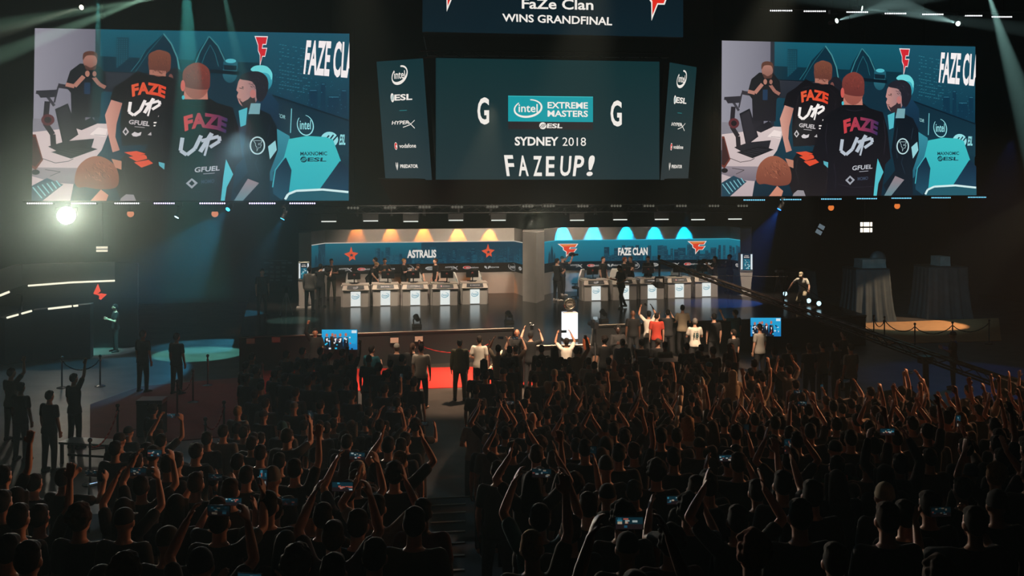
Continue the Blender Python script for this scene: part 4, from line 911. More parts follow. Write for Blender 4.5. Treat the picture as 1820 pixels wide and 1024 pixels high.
def person(loc, face, pose='stand', top='black', tw='tee', skin='fair', hair='short', hc='dark brown', legs='charcoal', shoes=False, size=1.0, eyes=False, shoe_c='black'):
    """face: direction the person looks toward (plan vector or angle)."""
    pm = pose_meshes(pose); o = bpy.data.objects.new('person', pm['body']); COL.objects.link(o); slot(o, mat('skin_'+skin))
    a = face if not hasattr(face, '__len__') else math.atan2(face[1], face[0])-PI/2
    o.location = loc; o.rotation_euler = (0, 0, a); o.scale = (size,)*3
    def part(name, me, m, M=None):
        c = bpy.data.objects.new(name, me); COL.objects.link(c); c.parent = o; slot(c, m)
        if M is not None: c.matrix_local = M
        return c
    part('shirt' if tw == 'tee' else 'hoodie', pm['tee' if tw == 'tee' else 'hood'], cloth(top)); part('trousers', pm['trou'], cloth(legs))
    if hair != 'bald':
        m = cloth(hc) if hair in ('cap', 'beanie', 'hoodup') else hairm(hc)
        part({'cap': 'cap', 'beanie': 'beanie', 'hoodup': 'hood'}.get(hair, 'hair'), HAIRS[hair], m, Matrix.Translation(pm['hc']) @ pm['HM'].to_4x4())
    if shoes:
        for me in pm['shoes']: part('shoe', me, cloth(shoe_c))
    if eyes:
        for s in (-1, 1):
            e = MB().ball((s*.033, .092, -.016), (.011, .008, .006), 8, 6).mesh('eye'); e.materials.append(mat('eye_dark', (14, 12, 12), .2)); c = bpy.data.objects.new('eye', e); COL.objects.link(c); c.parent = o
            c.matrix_local = Matrix.Translation(pm['hc']) @ pm['HM'].to_4x4()
    o['category'] = 'person'; o['_p'] = 1; PEOPLE.append(o); return o
def hand_at(o, pose, s=1):
    p, d = PM[pose]['hands'][s]; R3 = Euler(o.rotation_euler).to_matrix(); return Vector(o.location)+R3 @ (p*o.scale[0]), R3 @ d
# ---------------------------------------------------------------- the audience: each visible person placed from where the head stands in the hall
def head_spot(px, py, hh=1.67):
    k = (py-HOR)/FPX; Z = (CAMZ-hh)/k; p = at_d(px, py, Z)
    if p.y >= BANK_Y: return p.x, p.y
    Z0 = 4.0; prev = None
    while Z0 < Z+1:
        p = at_d(px, py, Z0)
        if p.z-(RISE/TREAD*max(0, BANK_Y-p.y)+RISE*.5)-hh < 0: break
        Z0 += .05
    return p.x, p.y
CROPS = {3: (440, 560, 3.94), 4: (440, 764, 3.94), 5: (880, 540, 3.94), 6: (880, 764, 3.94), 7: (1320, 540, 3.64), 8: (1320, 764, 3.64), 1: (0, 560, 3.94), 2: (0, 764, 3.94)}
# crop: x y pose top [hair hair-colour skin]   (a hood, cap or beanie takes a cloth colour)
ROWS = {
3: """25 295 stand black;275 275 stand black;405 262 stand navy;500 268 fist grey;540 300 stand black;650 262 stand charcoal;728 292 reach charcoal;868 245 clasp teal;850 318 stand teal;918 362 stand charcoal curly black;1045 240 stand black cap pale_grey;1160 225 stand black tail brown;1212 240 stand white;1000 332 stand black;1082 305 stand charcoal;1120 368 stand black hoodup black;980 408 stand charcoal;632 372 reach grey;695 465 stand black;565 495 stand charcoal;425 485 stand black;220 372 stand black cap charcoal;342 378 stand charcoal;190 415 stand black;962 525 phone black;1165 490 stand black;
1625 182 hips white;1780 240 film cream;1655 322 stand black long black;1668 445 stand charcoal;1792 425 stand olive cap black;325 645 stand black cap grey;512 615 stand black;615 685 stand black;945 790 film olive;1165 775 filmlow black curly;765 795 stand charcoal long grey;500 838 stand grey;245 805 stand black beanie teal;395 765 stand black;492 795 stand charcoal;112 705 stand black cap charcoal;285 885 phone black;470 968 stand black short black;695 975 stand maroon hoodup maroon;778 1035 stand black beanie cream;1102 905 stand charcoal;1590 730 hips pale_grey;1680 880 stand black cap cream;1720 800 clap black;1045 640 stand black;845 620 stand black;730 560 stand charcoal;90 840 stand black;600 760 stand pale_grey""",
4: """185 225 stand black short black;275 112 phone black;480 172 stand charcoal;985 180 stand charcoal;1120 172 film olive short brown;1065 300 clap black short blond;1030 375 stand charcoal curly;760 350 stand black short brown;345 330 reach black;185 372 stand charcoal beanie grey;70 385 stand black;140 500 filmlow pale_grey short brown;445 555 stand black cap black;290 725 stand black long black;640 790 film denim short brown;895 520 clap pale_grey;1225 580 stand maroon short black dark;1125 755 stand olive short black;690 670 stand black;520 640 stand black;120 640 stand charcoal;430 900 stand black curly;820 880 stand charcoal;600 1000 stand black""",
5: """525 255 film white short dark_brown tan;612 255 stand charcoal long ginger;765 255 stand black curly;892 268 stand navy hoodie;1025 268 stand black;1190 290 stand cream short brown;1140 258 stand charcoal cap brown;1670 192 stand black;325 325 stand olive hoodie;450 345 stand black long dark_brown;535 345 fist cream hoodie;592 320 stand grey;655 398 stand white short brown;695 425 clasp grey;832 438 stand cream bald;765 472 clasp olive;925 368 phone maroon;795 405 stand charcoal;112 445 stand black curly black;132 305 film brown;38 312 stand cream cap navy;88 335 stand black;562 532 stand charcoal hoodie;415 505 stand cream cap cream;345 505 stand black;480 505 stand charcoal;418 565 stand black;225 632 stand charcoal;905 565 clasp blue;885 508 stand black;
1345 305 stand black;1440 320 stand charcoal;1362 395 stand olive;1415 378 stand brown;1500 428 stand navy cap teal;1525 348 stand olive;1640 432 reach black;1650 292 stand brown long brown;1660 520 stand cream hoodup cream;1792 482 stand charcoal;1412 515 clap olive hoodie;1378 655 stand black;1580 625 stand charcoal beanie grey;110 805 film black;185 852 stand charcoal;300 815 stand black bald;365 798 stand charcoal;465 848 stand black;412 815 stand grey cap charcoal;548 905 stand black short black;552 800 stand charcoal;700 772 clap black;772 865 clap charcoal;945 805 stand navy short brown;1000 890 fist black short black tan;1120 892 stand black short brown;1110 800 clap black short black dark;1240 800 stand charcoal;1255 905 stand olive beanie grey;1350 862 stand cream long blond;1430 785 reach black;1520 882 stand black long brown;1410 985 stand charcoal cap olive;1180 988 stand black;320 985 stand black curly brown;775 1012 stand black long dark_brown;1690 962 stand black;1605 845 clasp black;1690 745 clap black;1795 690 fist charcoal""",
6: """40 240 stand black;280 245 stand charcoal short brown;405 218 stand black short brown;560 95 stand black short black;545 370 phone black curly;775 275 stand charcoal beanie charcoal;790 155 stand black long brown;945 165 reach black short brown;900 605 stand black curly black;505 700 stand black short brown;340 635 film teal short black;690 565 stand black short dark_brown;1145 335 stand charcoal curly;1445 325 clasp black beanie black;1415 475 stand black short brown;1345 590 filmlow black curly black;1160 765 stand maroon curly;1180 115 film charcoal;1420 115 stand charcoal cap olive;1695 285 filmlow black short brown;1690 115 phone charcoal;1390 30 stand black curly;265 420 clap black long black;1000 365 stand black;1250 230 stand charcoal;620 190 stand black;120 130 clap charcoal;1560 420 stand charcoal;1000 800 stand black cap black;1640 640 clap black""",
7: """100 565 cheer cream short brown;55 445 stand charcoal;380 615 stand cream short brown;565 615 phone cream short brown;690 615 film charcoal short brown;1155 550 film brown short brown;1380 625 stand cream short dark_brown;1712 575 cheer black;870 705 reach brown short brown;135 835 stand charcoal short brown;290 845 stand maroon short dark_brown;420 725 film charcoal;600 695 stand brown;612 795 stand black;785 795 stand black;1085 665 cheer charcoal;1585 665 cheer cream;1500 650 stand brown short brown;1775 565 stand black;195 895 stand black curly;485 805 film charcoal curly;740 690 stand cream;920 705 stand black;1000 865 stand black;1205 855 reach black;1335 765 reach cream;1410 790 stand brown short blond;
205 312 stand olive hoodie;300 272 stand black;430 272 stand charcoal;520 262 stand grey;700 295 stand pale_grey;655 205 stand charcoal;110 160 stand pale_grey;600 255 stand navy;1650 800 reach black;1750 720 stand black""",
8: """600 135 stand black cap black;865 115 reach black;960 425 stand charcoal beanie cream;1190 465 stand black;935 665 stand black short brown;1610 485 stand black beanie charcoal;1260 935 stand black curly brown;60 930 stand black curly ginger;1210 155 stand brown;205 85 stand charcoal curly;700 90 stand charcoal;1460 140 phone black;1650 160 reach black;1000 60 stand black;60 380 reach black;250 420 phone charcoal;1420 330 stand black;1050 560 stand black;450 520 stand black;1500 640 filmlow black;300 200 clap black""",
1: """150 525 stand black;345 575 stand black;1075 660 stand black curly;900 822 stand black cap black;1115 865 film black short brown;838 925 stand charcoal cap charcoal;1665 675 stand pale_grey short blond;1722 795 stand black;1365 955 stand black;1780 290 stand charcoal""",
2: """60 370 reach black;430 350 filmlow black;570 345 stand black short black;895 510 film black long dark_brown;850 665 stand charcoal cap black;1240 520 stand black long dark_brown;1365 395 filmlow black short brown;1545 545 filmlow charcoal short brown;1612 465 stand brown short brown;1700 235 stand black;1725 305 stand olive;550 645 stand black curly maroonish;420 960 stand black;690 965 stand black cap black;1215 940 film black beanie navy;880 1000 stand black curly brown;60 875 stand black short black;1180 765 stand black cap olive;1640 670 phone black;240 330 stand charcoal;300 560 reach black;1000 400 film black;980 640 stand black;160 650 stand black;1480 900 phone pale_grey"""}
SPEC = []
for c, txt in ROWS.items():
    ox, oy, sc = CROPS[c]
    for row in txt.replace('\n', '').split(';'):
        w = row.split()
        if len(w) < 4: continue
        d = dict(px=ox+float(w[0])/sc, py=oy+float(w[1])/sc, pose=w[2], top=w[3].replace('_', ' '), hair='short', hc='dark brown', skin='fair', tw='tee')
        r = w[4:]
        if r and r[0] == 'hoodie': d['tw'] = 'hoodie'; r = []
        if r: d['hair'] = r[0]
        if r and r[0] == 'hoodup': d['tw'] = 'hoodie'
        if len(r) > 1: d['hc'] = r[1].replace('_', ' ')
        if len(r) > 2: d['skin'] = r[2]
        if d['hair'] in ('cap', 'beanie', 'hoodup'):
            if d['hc'] not in CLOTH: d['hc'] = 'charcoal'
        elif d['hc'] not in HAIRC: d['hc'] = 'brown'
        d['x'], d['y'] = head_spot(d['px'], d['py']); SPEC.append(d)
FIXED = [head_spot(a, b) for a, b in ((560, 591), (919, 592), (943, 597), (1098, 586), (1125, 558), (1153, 559), (1167, 563), (1187, 557), (1213, 551), (1235, 573), (1269, 566), (1307, 557), (817, 611), (852, 605), (20, 664), (37, 690), (88, 705), (133, 674), (254, 600), (314, 603), (448, 636), (1694, 596))]
FIXED += [(p.x, p.y) for p in (at_z(1160, 733, 0), at_z(1150, 728, 0), at_z(1057, 657, 0), at_z(600, 652, 0), at_z(575, 652, 0), at_z(1361, 622, 0), at_z(466, 704, 0), at_z(830, 690, 0))]
far = lambda x, y, r: all(math.hypot(x-a, y-b) > r for a, b in FIXED)
SPEC = [d for d in SPEC if far(d['x'], d['y'], .34)]
SPEC = [d for i, d in enumerate(SPEC) if all(math.hypot(d['x']-e['x'], d['y']-e['y']) > .27 for e in SPEC[:i])]
# people between those, filling the standing crowd evenly
rf = random.Random(21)
def inside(px, py):
    if py > 1075: return False
    if px < 430: top = 840 if px < 200 else 800 - (px-200)*.18
    elif px < 757: top = 640
    elif px < 842: return False
    elif px < 1415: top = 640
    elif px < 1650: top = 690
    else: top = 688
    return py > top
cand = []
y = 5.4
while y < 31.5:
    x = -11.0+rf.random()*.5
    while x < 22:
        cx = x+rf.uniform(-.14, .14); cy = y+rf.uniform(-.22, .22)
        px, py = pix((cx, cy, ground(cy)+1.67))
        if -40 < px < 1860 and inside(px, py) and abs(cx-aisle_x(cy)) > .62: cand.append((cx, cy))
        x += .66 if y < 17 else .8
    y += .82 if y < 17 else .95
FILL = []
for cx, cy in cand:
    if all(math.hypot(cx-d['x'], (cy-d['y'])*.9) > .56 for d in SPEC) and far(cx, cy, .6): FILL.append((cx, cy))
TOPS = ['black']*9+['charcoal']*7+['navy', 'olive', 'grey', 'brown', 'maroon', 'denim', 'cream', 'pale grey']
def random_spec(cx, cy):
    side = cx > aisle_x(cy)
    pose = rf.choice(['stand']*9+['clasp', 'clasp', 'hips']+(['clap', 'clap', 'fist', 'reach', 'cheer', 'film', 'phone'] if side else ['phone', 'film', 'filmlow']))
    hair = rf.choice(['short']*10+['curly', 'curly', 'long', 'long', 'tail', 'cap', 'beanie', 'hoodup'])
    return dict(x=cx, y=cy, pose=pose, top=rf.choice(TOPS), hair=hair, hc=rf.choice(['black', 'charcoal', 'grey', 'navy']) if hair in ('cap', 'beanie', 'hoodup') else rf.choice(['black', 'dark brown', 'dark brown', 'brown', 'brown', 'blond']), skin=rf.choice(['fair']*6+['tan', 'tan', 'brown']), tw='hoodie' if hair == 'hoodup' else rf.choice(['tee', 'tee', 'hoodie']))
FILL.sort(key=lambda q: depth((q[0], q[1], 1)))
N_ALONE = 268                                  # the pit, stage and floor crew below bring the single people to about three hundred
n_fill = max(0, N_ALONE-len(SPEC))
ALL = SPEC+[random_spec(*q) for q in FILL[:n_fill]]
for it in range(60):                            # nobody stands inside a neighbour
    for i, a in enumerate(ALL):
        for b in ALL[:i]:
            dx, dy = a['x']-b['x'], a['y']-b['y']; d = math.hypot(dx, dy)
            need = .52 if a['pose'] in ('stand', 'clasp', 'phone', 'reach') and b['pose'] in ('stand', 'clasp', 'phone', 'reach') else .60
            if d < need:
                k = (need-d)/2/(d or 1); a['x'] += dx*k; a['y'] += dy*k; b['x'] -= dx*k; b['y'] -= dy*k
        for fx, fy in FIXED:
            dx, dy = a['x']-fx, a['y']-fy; d = math.hypot(dx, dy)
            if d < .55: k = (.55-d)/(d or 1); a['x'] += dx*k; a['y'] += dy*k
for d in ALL: d['y'] = min(d['y'], 35.0)
PHR = {'stand': 'standing still', 'hips': 'hand at hip', 'clasp': 'hands clasped', 'clap': 'clapping overhead', 'cheer': 'arms spread up', 'film': 'filming overhead', 'filmlow': 'filming ahead', 'reach': 'one arm up', 'fist': 'fist raised', 'phone': 'holding up phone', 'visor': 'hand at brow'}
for d in ALL: d['row'] = int((31.8-d['y'])/.92) if d['y'] < 31.8 else 0; d['side'] = d['x'] > aisle_x(d['y'])
seen = {}
for d in ALL: seen.setdefault((d['row'], d['side']), []).append(d)
for k, g_ in seen.items():
    g_.sort(key=lambda d: abs(d['x']-aisle_x(d['y'])))
    for i, d in enumerate(g_): d['n'] = i
phones = []
def hold_phone(o, d, where, bright=None):
    pose = d['pose']; R3 = Euler(o.rotation_euler).to_matrix()
    if pose in ('film', 'filmlow'):
        a, _ = hand_at(o, pose, -1); b, dr = hand_at(o, pose, 1); c = (a+b)/2+R3 @ Vector((0, .0, .005)); wide = max(.13, (a-b).length-.03)
        rot = Euler((0, 0, o.rotation_euler.z)); sz = (min(.17, wide), .009, .08)
    else:
        c, dr = hand_at(o, pose, 1); c = c+R3 @ Vector((-.01, .045, .05)); rot = Euler((0, 0, o.rotation_euler.z)); sz = (.075, .009, .15)
    t = thing('phone', f'phone held by person {where}', 'phone', c, rot.z, 'phones held up in the crowd')
    MB().box((0, 0, 0), sz).build('case', mat('phone_black', (12, 12, 13), .3), t, bevel=.003).matrix_parent_inverse.identity()
    a = Art(); k = bright if bright is not None else rf.choice([.25, .4, .6]); q = lambda c_: tuple(int(v*k) for v in c_)
    a.rect(0, 0, 100, 60, q((20, 60, 74))); a.rect(0, 34, 100, 60, q((40, 30, 34)))
    for i in range(9): x = rf.random()*84; y_ = rf.random()*44; a.rect(x, y_, x+8+rf.random()*12, y_+5+rf.random()*9, q(rf.choice([(220, 240, 240), (70, 170, 200), (230, 120, 100), (240, 220, 190), (40, 110, 140)])))
    e = (sz[0]/2-.005, sz[2]/2-.005); b_ = a.build('display', quad_fn((-e[0], -.006, e[1]), (e[0], -.006, e[1]), (e[0], -.006, -e[1]), (-e[0], -.006, -e[1]), 0, 0, 100, 60), art_mat('phone_picture', 1.0), t, .0003, (0, -1, 0)); b_.matrix_parent_inverse.identity()
    return t
def focus(x, y): return (7.5+rf.uniform(-3.5, 3.5)-x, 43-y)
for d in ALL:
    z = ground(d['y']); size = rf.uniform(.955, 1.035); poses = d['pose']
    o = person((d['x'], d['y'], z), focus(d['x'], d['y']), poses, d['top'], d['tw'], d['skin'], d['hair'], d['hc'], rf.choice(['black', 'charcoal', 'denim']), size=size)
    side = 'cyan-booth side' if d['side'] else 'orange-booth side'
    where = f"{nth(d['n'])} from aisle in {nth(d['row'])} row, {side}"
    o['label'] = f"person in {d['top']} {'hoodie' if d['tw'] == 'hoodie' else 'tee'}, {PHR[poses]}, {where}"
    o['group'] = 'standing audience seen from behind'
    if poses in ('film', 'filmlow', 'phone'): hold_phone(o, d, where)
# the rest of the standing crowd, too many to build one by one
rest = [q for q in FILL[n_fill:] if all(math.hypot(q[0]-d['x'], q[1]-d['y']) > .52 for d in ALL)]
if rest:
    V, F, MI = [], [], []; mats = [mat('skin_fair'), cloth('black'), cloth('charcoal'), hairm('dark brown'), cloth('grey')]
    for cx, cy in rest:
        pn = rf.choice(['stand', 'stand', 'stand', 'clasp']+(['clap', 'reach'] if cx > aisle_x(cy) and cy < 26 else ['stand'])); pm = pose_meshes(pn); f_ = focus(cx, cy); R3 = Matrix.Rotation(math.atan2(f_[1], f_[0])-PI/2, 3, 'Z'); L = Vector((cx, cy, ground(cy)))
        hm = Matrix.Translation(pm['hc']) @ pm['HM'].to_4x4(); ct = rf.choice([1, 1, 2, 2, 4])
        for me, mi, M in ((pm['body'], 0, None), (pm['tee'], ct, None), (pm['trou'], 1, None), (HAIRS['short'], 3, hm)):
            b = len(V)
            for v in me.vertices:
                p = v.co if M is None else M @ v.co; V.append(tuple(L+R3 @ p))
            for p in me.polygons: F.append(tuple(b+i for i in p.vertices)); MI.append(mi)
    me = bpy.data.meshes.new('crowd'); me.from_pydata(V, [], F)
    for m in mats: me.materials.append(m)
    me.polygons.foreach_set('material_index', MI); me.polygons.foreach_set('use_smooth', [True]*len(F)); me.update()
    o = bpy.data.objects.new('crowd', me); COL.objects.link(o); tag(o, 'remaining dark standing audience between the nearer people', 'crowd', kind='stuff')
print('PEOPLE explicit', len(SPEC), 'fill', len(FILL), 'alone', len(ALL), 'rest', len(rest))
# ---------------------------------------------------------------- people on the stage
def stage_man(px, py, face, pose, top, label, lk='foot', Z=None, **k):
    p = at_z(px, py, HS) if Z is None else at_d(px, py, Z); o = person((p.x, p.y, HS), face, pose, top, shoes=True, **k)
    tag(o, label, 'person', 'players and crew on the stage'); return o
def prop_camera(loc, rz, label, s=1.0):
    t = thing('video_camera', label, 'camera', loc, rz, 'video and photo cameras')
    for nm, mb in (('body', MB().box((0, 0, 0), (.12*s, .34*s, .16*s))), ('lens', MB().tube((0, .17*s, 0), (0, .36*s, 0), .05*s, .062*s, 14)), ('viewfinder', MB().box((-.06*s, .05*s, .11*s), (.05*s, .18*s, .06*s))), ('handle', MB().tube((0, -.1*s, .13*s), (0, .1*s, .13*s), .015*s).tube((0, -.1*s, .07*s), (0, -.1*s, .13*s), .012*s).tube((0, .1*s, .07*s), (0, .1*s, .13*s), .012*s))):
        mb.build(nm, mat('camera_black', (16, 16, 18), .4), t).matrix_parent_inverse.identity()
    return t
def with_camera(o, pose, label, s=.8, up=.03):
    a, _ = hand_at(o, pose, -1); b, _ = hand_at(o, pose, 1); c = (a+b)/2; f = Euler(o.rotation_euler).to_matrix() @ Vector((0, .05, up)); return prop_camera(c+f, o.rotation_euler.z, label, s)
stage_man(589, 532.6, (0, -1), 'crossed', 'black', 'bearded man in black, arms crossed, by the orange-lit booth wall end', skin='tan', hair='short', hc='black', legs='olive', eyes=True)
o = stage_man(570, 546, (.5, 1), 'camera', 'black', 'camera operator in black filming beside the orange-lit desks', hc='black'); with_camera(o, 'camera', 'video camera of the operator beside the orange-lit desks')
stage_man(550, 554, (.3, 1), 'stand', 'grey', 'person in grey jacket seen from behind by the totem kiosk', hair='short', hc='black', tw='hoodie')
stage_man(656, 469, (.7, -.5), 'lean', 'black', 'blond player in black leaning in over the first orange-booth chair', Z=45.4, hair='short', hc='blond', eyes=True, size=.98)
stage_man(667, 468, (-.8, .2), 'stand', 'black', 'dark haired player in black with turned back near the blond player', Z=45.9, hc='dark brown')
stage_man(684, 464, (.2, -1), 'clasp', 'black', 'tall bearded man in black facing out behind the second orange-booth desk', Z=45.5, hc='black', skin='tan', eyes=True)
stage_man(718, 466, (.9, -.3), 'clasp', 'black', 'grey haired player in black tee turned sideways behind the third orange-booth desk', Z=45.5, hc='blond', eyes=True)
stage_man(733, 478, (.6, -.8), 'lean', 'charcoal', 'stooping player bent low behind the third orange-booth desk', Z=45.0, hc='brown', eyes=True, size=.96)
stage_man(774, 466, (-.9, -.3), 'stand', 'black', 'player in black standing alone behind the fourth orange-booth desk', Z=45.4, hc='brown', eyes=True)
stage_man(990, 535, (.8, .5), 'clasp', 'black', 'heavy man in black tee and trousers at the pillar side of the cyan-lit desks', hc='dark brown', size=1.03, shoe_c='white')
o = stage_man(1000, 525, (1, .15), 'aim', 'navy', 'camera operator in teal cap behind the heavy man in black', hair='cap', hc='teal', shoe_c='white'); with_camera(o, 'aim', 'video camera aimed along the cyan-lit booth by the capped operator')
stage_man(1072, 463, (.6, -.7), 'stand', 'black', 'player in black facing out behind the first cyan-booth desk', Z=46.3, hc='brown', eyes=True)
stage_man(1110, 461, (.9, .2), 'clasp', 'black', 'ginger haired player in black jersey embracing behind the second cyan-booth desk', Z=46.2, hc='ginger', eyes=True)
stage_man(1121, 460, (-.8, -.4), 'clasp', 'black', 'grey haired man in black embraced behind the second cyan-booth desk', Z=46.7, hc='grey', eyes=True)
stage_man(1152, 461, (-.2, -1), 'clasp', 'black', 'player with brown hair looking down behind the third cyan-booth desk', Z=46.7, hc='brown', eyes=True)
stage_man(1104, 548, (-.9, -.35), 'walk', 'black', 'man in black tee striding past the cyan-lit desks reading a phone', hc='dark brown', skin='tan', shoe_c='white', eyes=True)
o = stage_man(1270, 470, (-.9, .1), 'camera', 'black', 'bearded camera operator at the kiosk end of the cyan-lit desks', Z=46.7, hc='brown', eyes=True, legs='pale grey'); with_camera(o, 'camera', 'video camera shouldered at the kiosk end of the cyan-lit booth', .95)
stage_man(1245, 480, (-.5, -.8), 'lean', 'teal', 'person in teal shirt stooping by the fifth cyan-booth desk', Z=47.7, hc='cyan', eyes=True, size=.95)
stage_man(1297, 521, (-.9, -.2), 'clasp', 'black', 'man in black jacket standing between cyan-lit desks and totem kiosk', tw='hoodie', hc='black', skin='tan', legs='grey', eyes=True)
o = stage_man(1428, 546, (-.7, -.7), 'kneel', 'white', 'kneeling person in white top under a bright work light on the dark stage end', hair='cap', hc='cream', legs='cream', eyes=True)
kn = Vector(o.location)
stage_man(466, 560, (.3, -1), 'stand', 'charcoal', 'dark figure standing on the unlit stage end past the totem kiosk', hc='black')
# ---------------------------------------------------------------- people along the stage front in the pit
def pit_man(px, py, face, pose, top, label, **k):
    x, y = head_spot(px, py, 1.67); o = person((x, y, 0), face, pose, top, shoes=True, **k); tag(o, label, 'person', 'people along the stage front'); return o
pit_man(560, 591, (.35, -1), 'fist', 'black', 'man in black jacket turned to the audience beside the small stage monitor', tw='hoodie', hc='black', skin='tan', eyes=True)
pit_man(919, 592, (0, -1), 'clasp', 'black', 'bald security man in black facing the audience at the stage tip', hair='bald', skin='tan', eyes=True)
o = pit_man(943, 597, (.2, 1), 'aim', 'black', 'photographer in black beanie raising a long camera by the bald security man', hair='beanie', hc='black'); with_camera(o, 'aim', 'long black photo camera raised by the photographer in beanie', .9, .06)
o = pit_man(1098, 586, (.1, -1), 'clasp', 'black', 'man with curly black hair in striped black jacket facing the audience', hair='curly', hc='black', skin='dark', eyes=True, tw='hoodie')
pit_man(1125, 558, (.1, 1), 'stand', 'black', 'bald man in black tee and shorts at the stage edge', hair='bald', skin='brown')
o = pit_man(1153, 559, (0, 1), 'film', 'white', 'person in white tee filming overhead at the stage edge', hc='black', skin='tan'); with_camera(o, 'film', 'small camera held overhead by the person in white tee', .4, .02)
pit_man(1167, 563, (.2, 1), 'stand', 'orange', 'person in orange red tee at the stage edge behind the white tee', hc='dark brown')
pit_man(1187, 557, (.1, 1), 'filmlow', 'charcoal', 'person in dark tee shooting photos at the stage edge', hc='black')
pit_man(1213, 551, (.3, 1), 'clasp', 'cream', 'person in cream vest with black hair at the stage edge', hc='black', size=1.03)
j = pit_man(1235, 573, (.05, 1), 'clasp', 'white', 'grey haired person in white jersey numbered 18 at the stage edge', hc='grey')
a = Art(); a.text((10, 20, 90, 90), '18', (24, 66, 70), .03); a.text((14, 0, 86, 14), 'PLAYER', (24, 66, 70), .02)
R3 = Euler(j.rotation_euler).to_matrix(); q = lambda x, z: Vector((x, -.168, z))
n_ = a.build('number_print', quad_fn(q(-.1, 1.40), q(.1, 1.40), q(.1, 1.14), q(-.1, 1.14), 0, 0, 100, 100), print_mat('engraving_print'), j, .0008, (0, -1, 0)); n_.matrix_parent_inverse.identity()
pit_man(1269, 566, (0, 1), 'stand', 'black', 'person in black tee at the stage edge past the white jersey', hc='black', size=1.02)
pit_man(1307, 557, (-.4, 1), 'hail', 'teal', 'person in teal top stretching an arm out at the stage edge', hc='black')
x, y = head_spot(817, 611); o = person((x, y, 0), (.1, 1), 'stand', 'olive', tw='hoodie', hc='black', legs='olive', shoes=True); tag(o, 'slim person in grey-green hoodie standing on the red carpet', 'person', 'people along the stage front')
x, y = head_spot(852, 605); o = wt = person((x, y, 0), (.4, 1), 'hips', 'white', hc='dark brown', shoes=True); tag(o, 'person in white tee beside the grey-green hoodie on the carpet', 'person', 'people along the stage front')
# ---------------------------------------------------------------- people on the floor by the lamp side and the crane
def floor_man(px, py, face, pose, top, label, **k):
    x, y = head_spot(px, py); o = person((x, y, ground(y)), face, pose, top, shoes=True, **k); tag(o, label, 'person', 'people on the open floor'); return o
floor_man(20, 664, (.6, 1), 'fist', 'grey', 'person drinking in a grey tee near the analyst set', hc='brown')
floor_man(37, 690, (.5, 1), 'stand', 'black', 'person in black watching from beside the drinker', hc='black')
floor_man(88, 705, (.6, 1), 'stand', 'black', 'person in black standing past the bench', hc='dark brown')
floor_man(133, 674, (.7, 1), 'reach', 'black', 'person in black raising a hand by the low bench', hc='black')
floor_man(254, 600, (.6, 1), 'stand', 'black', 'tall dark figure standing behind the rope line', hc='black', size=1.05)
floor_man(314, 603, (.6, 1), 'stand', 'black', 'dark figure on the red floor beyond the rope posts', hc='black', size=1.03)
floor_man(448, 636, (.6, 1), 'stand', 'black', 'dark figure at the edge of the standing crowd by the rope post', hc='black')
op = floor_man(1694, 596, (-.9, .5), 'clasp', 'black', 'crane operator in black standing by the camera crane', hair='cap', hc='navy')
# ---------------------------------------------------------------- carpets, monitors on the pit floor
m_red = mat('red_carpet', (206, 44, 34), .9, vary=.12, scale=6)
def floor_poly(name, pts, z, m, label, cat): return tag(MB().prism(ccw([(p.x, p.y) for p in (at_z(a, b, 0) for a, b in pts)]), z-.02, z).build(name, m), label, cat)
floor_poly('red_carpet', [(452, 702), (1000, 683), (1000, 651), (914, 652), (452, 660)], .025, m_red, 'bright red carpet strip along the stage front', 'carpet')
floor_poly('shaded_carpet', [(160, 800), (447, 772), (447, 670), (250, 688), (160, 720)], .02, mat('shaded_red_carpet', (92, 34, 40), .8, vary=.15, scale=2), 'dark red carpet on the unlit floor inside the rope posts', 'carpet')  # red carpet with shade and reddish light put into its colour
floor_poly('light_pool_carpet', [(1538, 602), (1570, 612), (1780, 606), (1775, 566), (1538, 575)], .02, mat('light_pool_carpet', (186, 140, 96), .9, vary=.1, scale=3), 'beige carpet in a warm pool of light behind the rope posts', 'carpet')  # outline and pale tone stand in for a pool of warm light
def tv(px0, py0, px1, py1, Z, seed, label):
    tl, tr, br, bl = [at_d(a, b, Z) for a, b in ((px0, py0), (px1, py0), (px1, py1), (px0, py1))]; c = (bl+br)/2
    t = thing('stage_monitor', label, 'monitor', (c.x, c.y, 0), 0, 'television monitors at the stage front'); f = -FW
    MB().slab([bl, br, tr, tl], .06, f).build('housing', mat('camera_black', (16, 16, 18), .4), t)
    for u in (.2, .8): b = bl.lerp(br, u)+FW*.04; MB().tube(Vector((b.x, b.y, 0)), b+UP*.1, .025).box((b.x, b.y, .01), (.1, .4, .02)).build('stand_leg', m_metal, t)
    a = Art(); a.rect(0, 0, 100, 57, (40, 170, 222), (20, 120, 186)); r = random.Random(seed); a.rect(84, 2, 98, 10, (210, 230, 238)); a.rect(70, 12, 96, 40, (30, 160, 210))
    for x in (14, 30, 38, 52, 68): a.oval(x, 14+r.random()*8, 3.6, 5, (180, 110, 90)); a.poly([(x-8, 57), (x-6, 22), (x+6, 22), (x+9, 57)], (14, 20, 32)); a.poly([(x-3, 26), (x+4, 24), (x+1, 38)], (230, 232, 236))
    for i in range(26): x = r.random()*92; y = 20+r.random()*34; a.rect(x, y, x+2+r.random()*5, y+2+r.random()*3, r.choice([(10, 24, 44), (40, 190, 230), (228, 232, 236), (190, 60, 50), (14, 60, 110)]))
    a.build('picture', quad_fn(tl, tr, br, bl, 0, 0, 100, 57), m_art, t, .0003, f); return t
tv(572, 586, 635, 621.5, 34.9, 4, 'small bright blue stage monitor facing the audience by the red carpet')
tv(1334, 565, 1388, 598, 38.2, 9, 'small bright blue stage monitor in front of the stage near the crane')
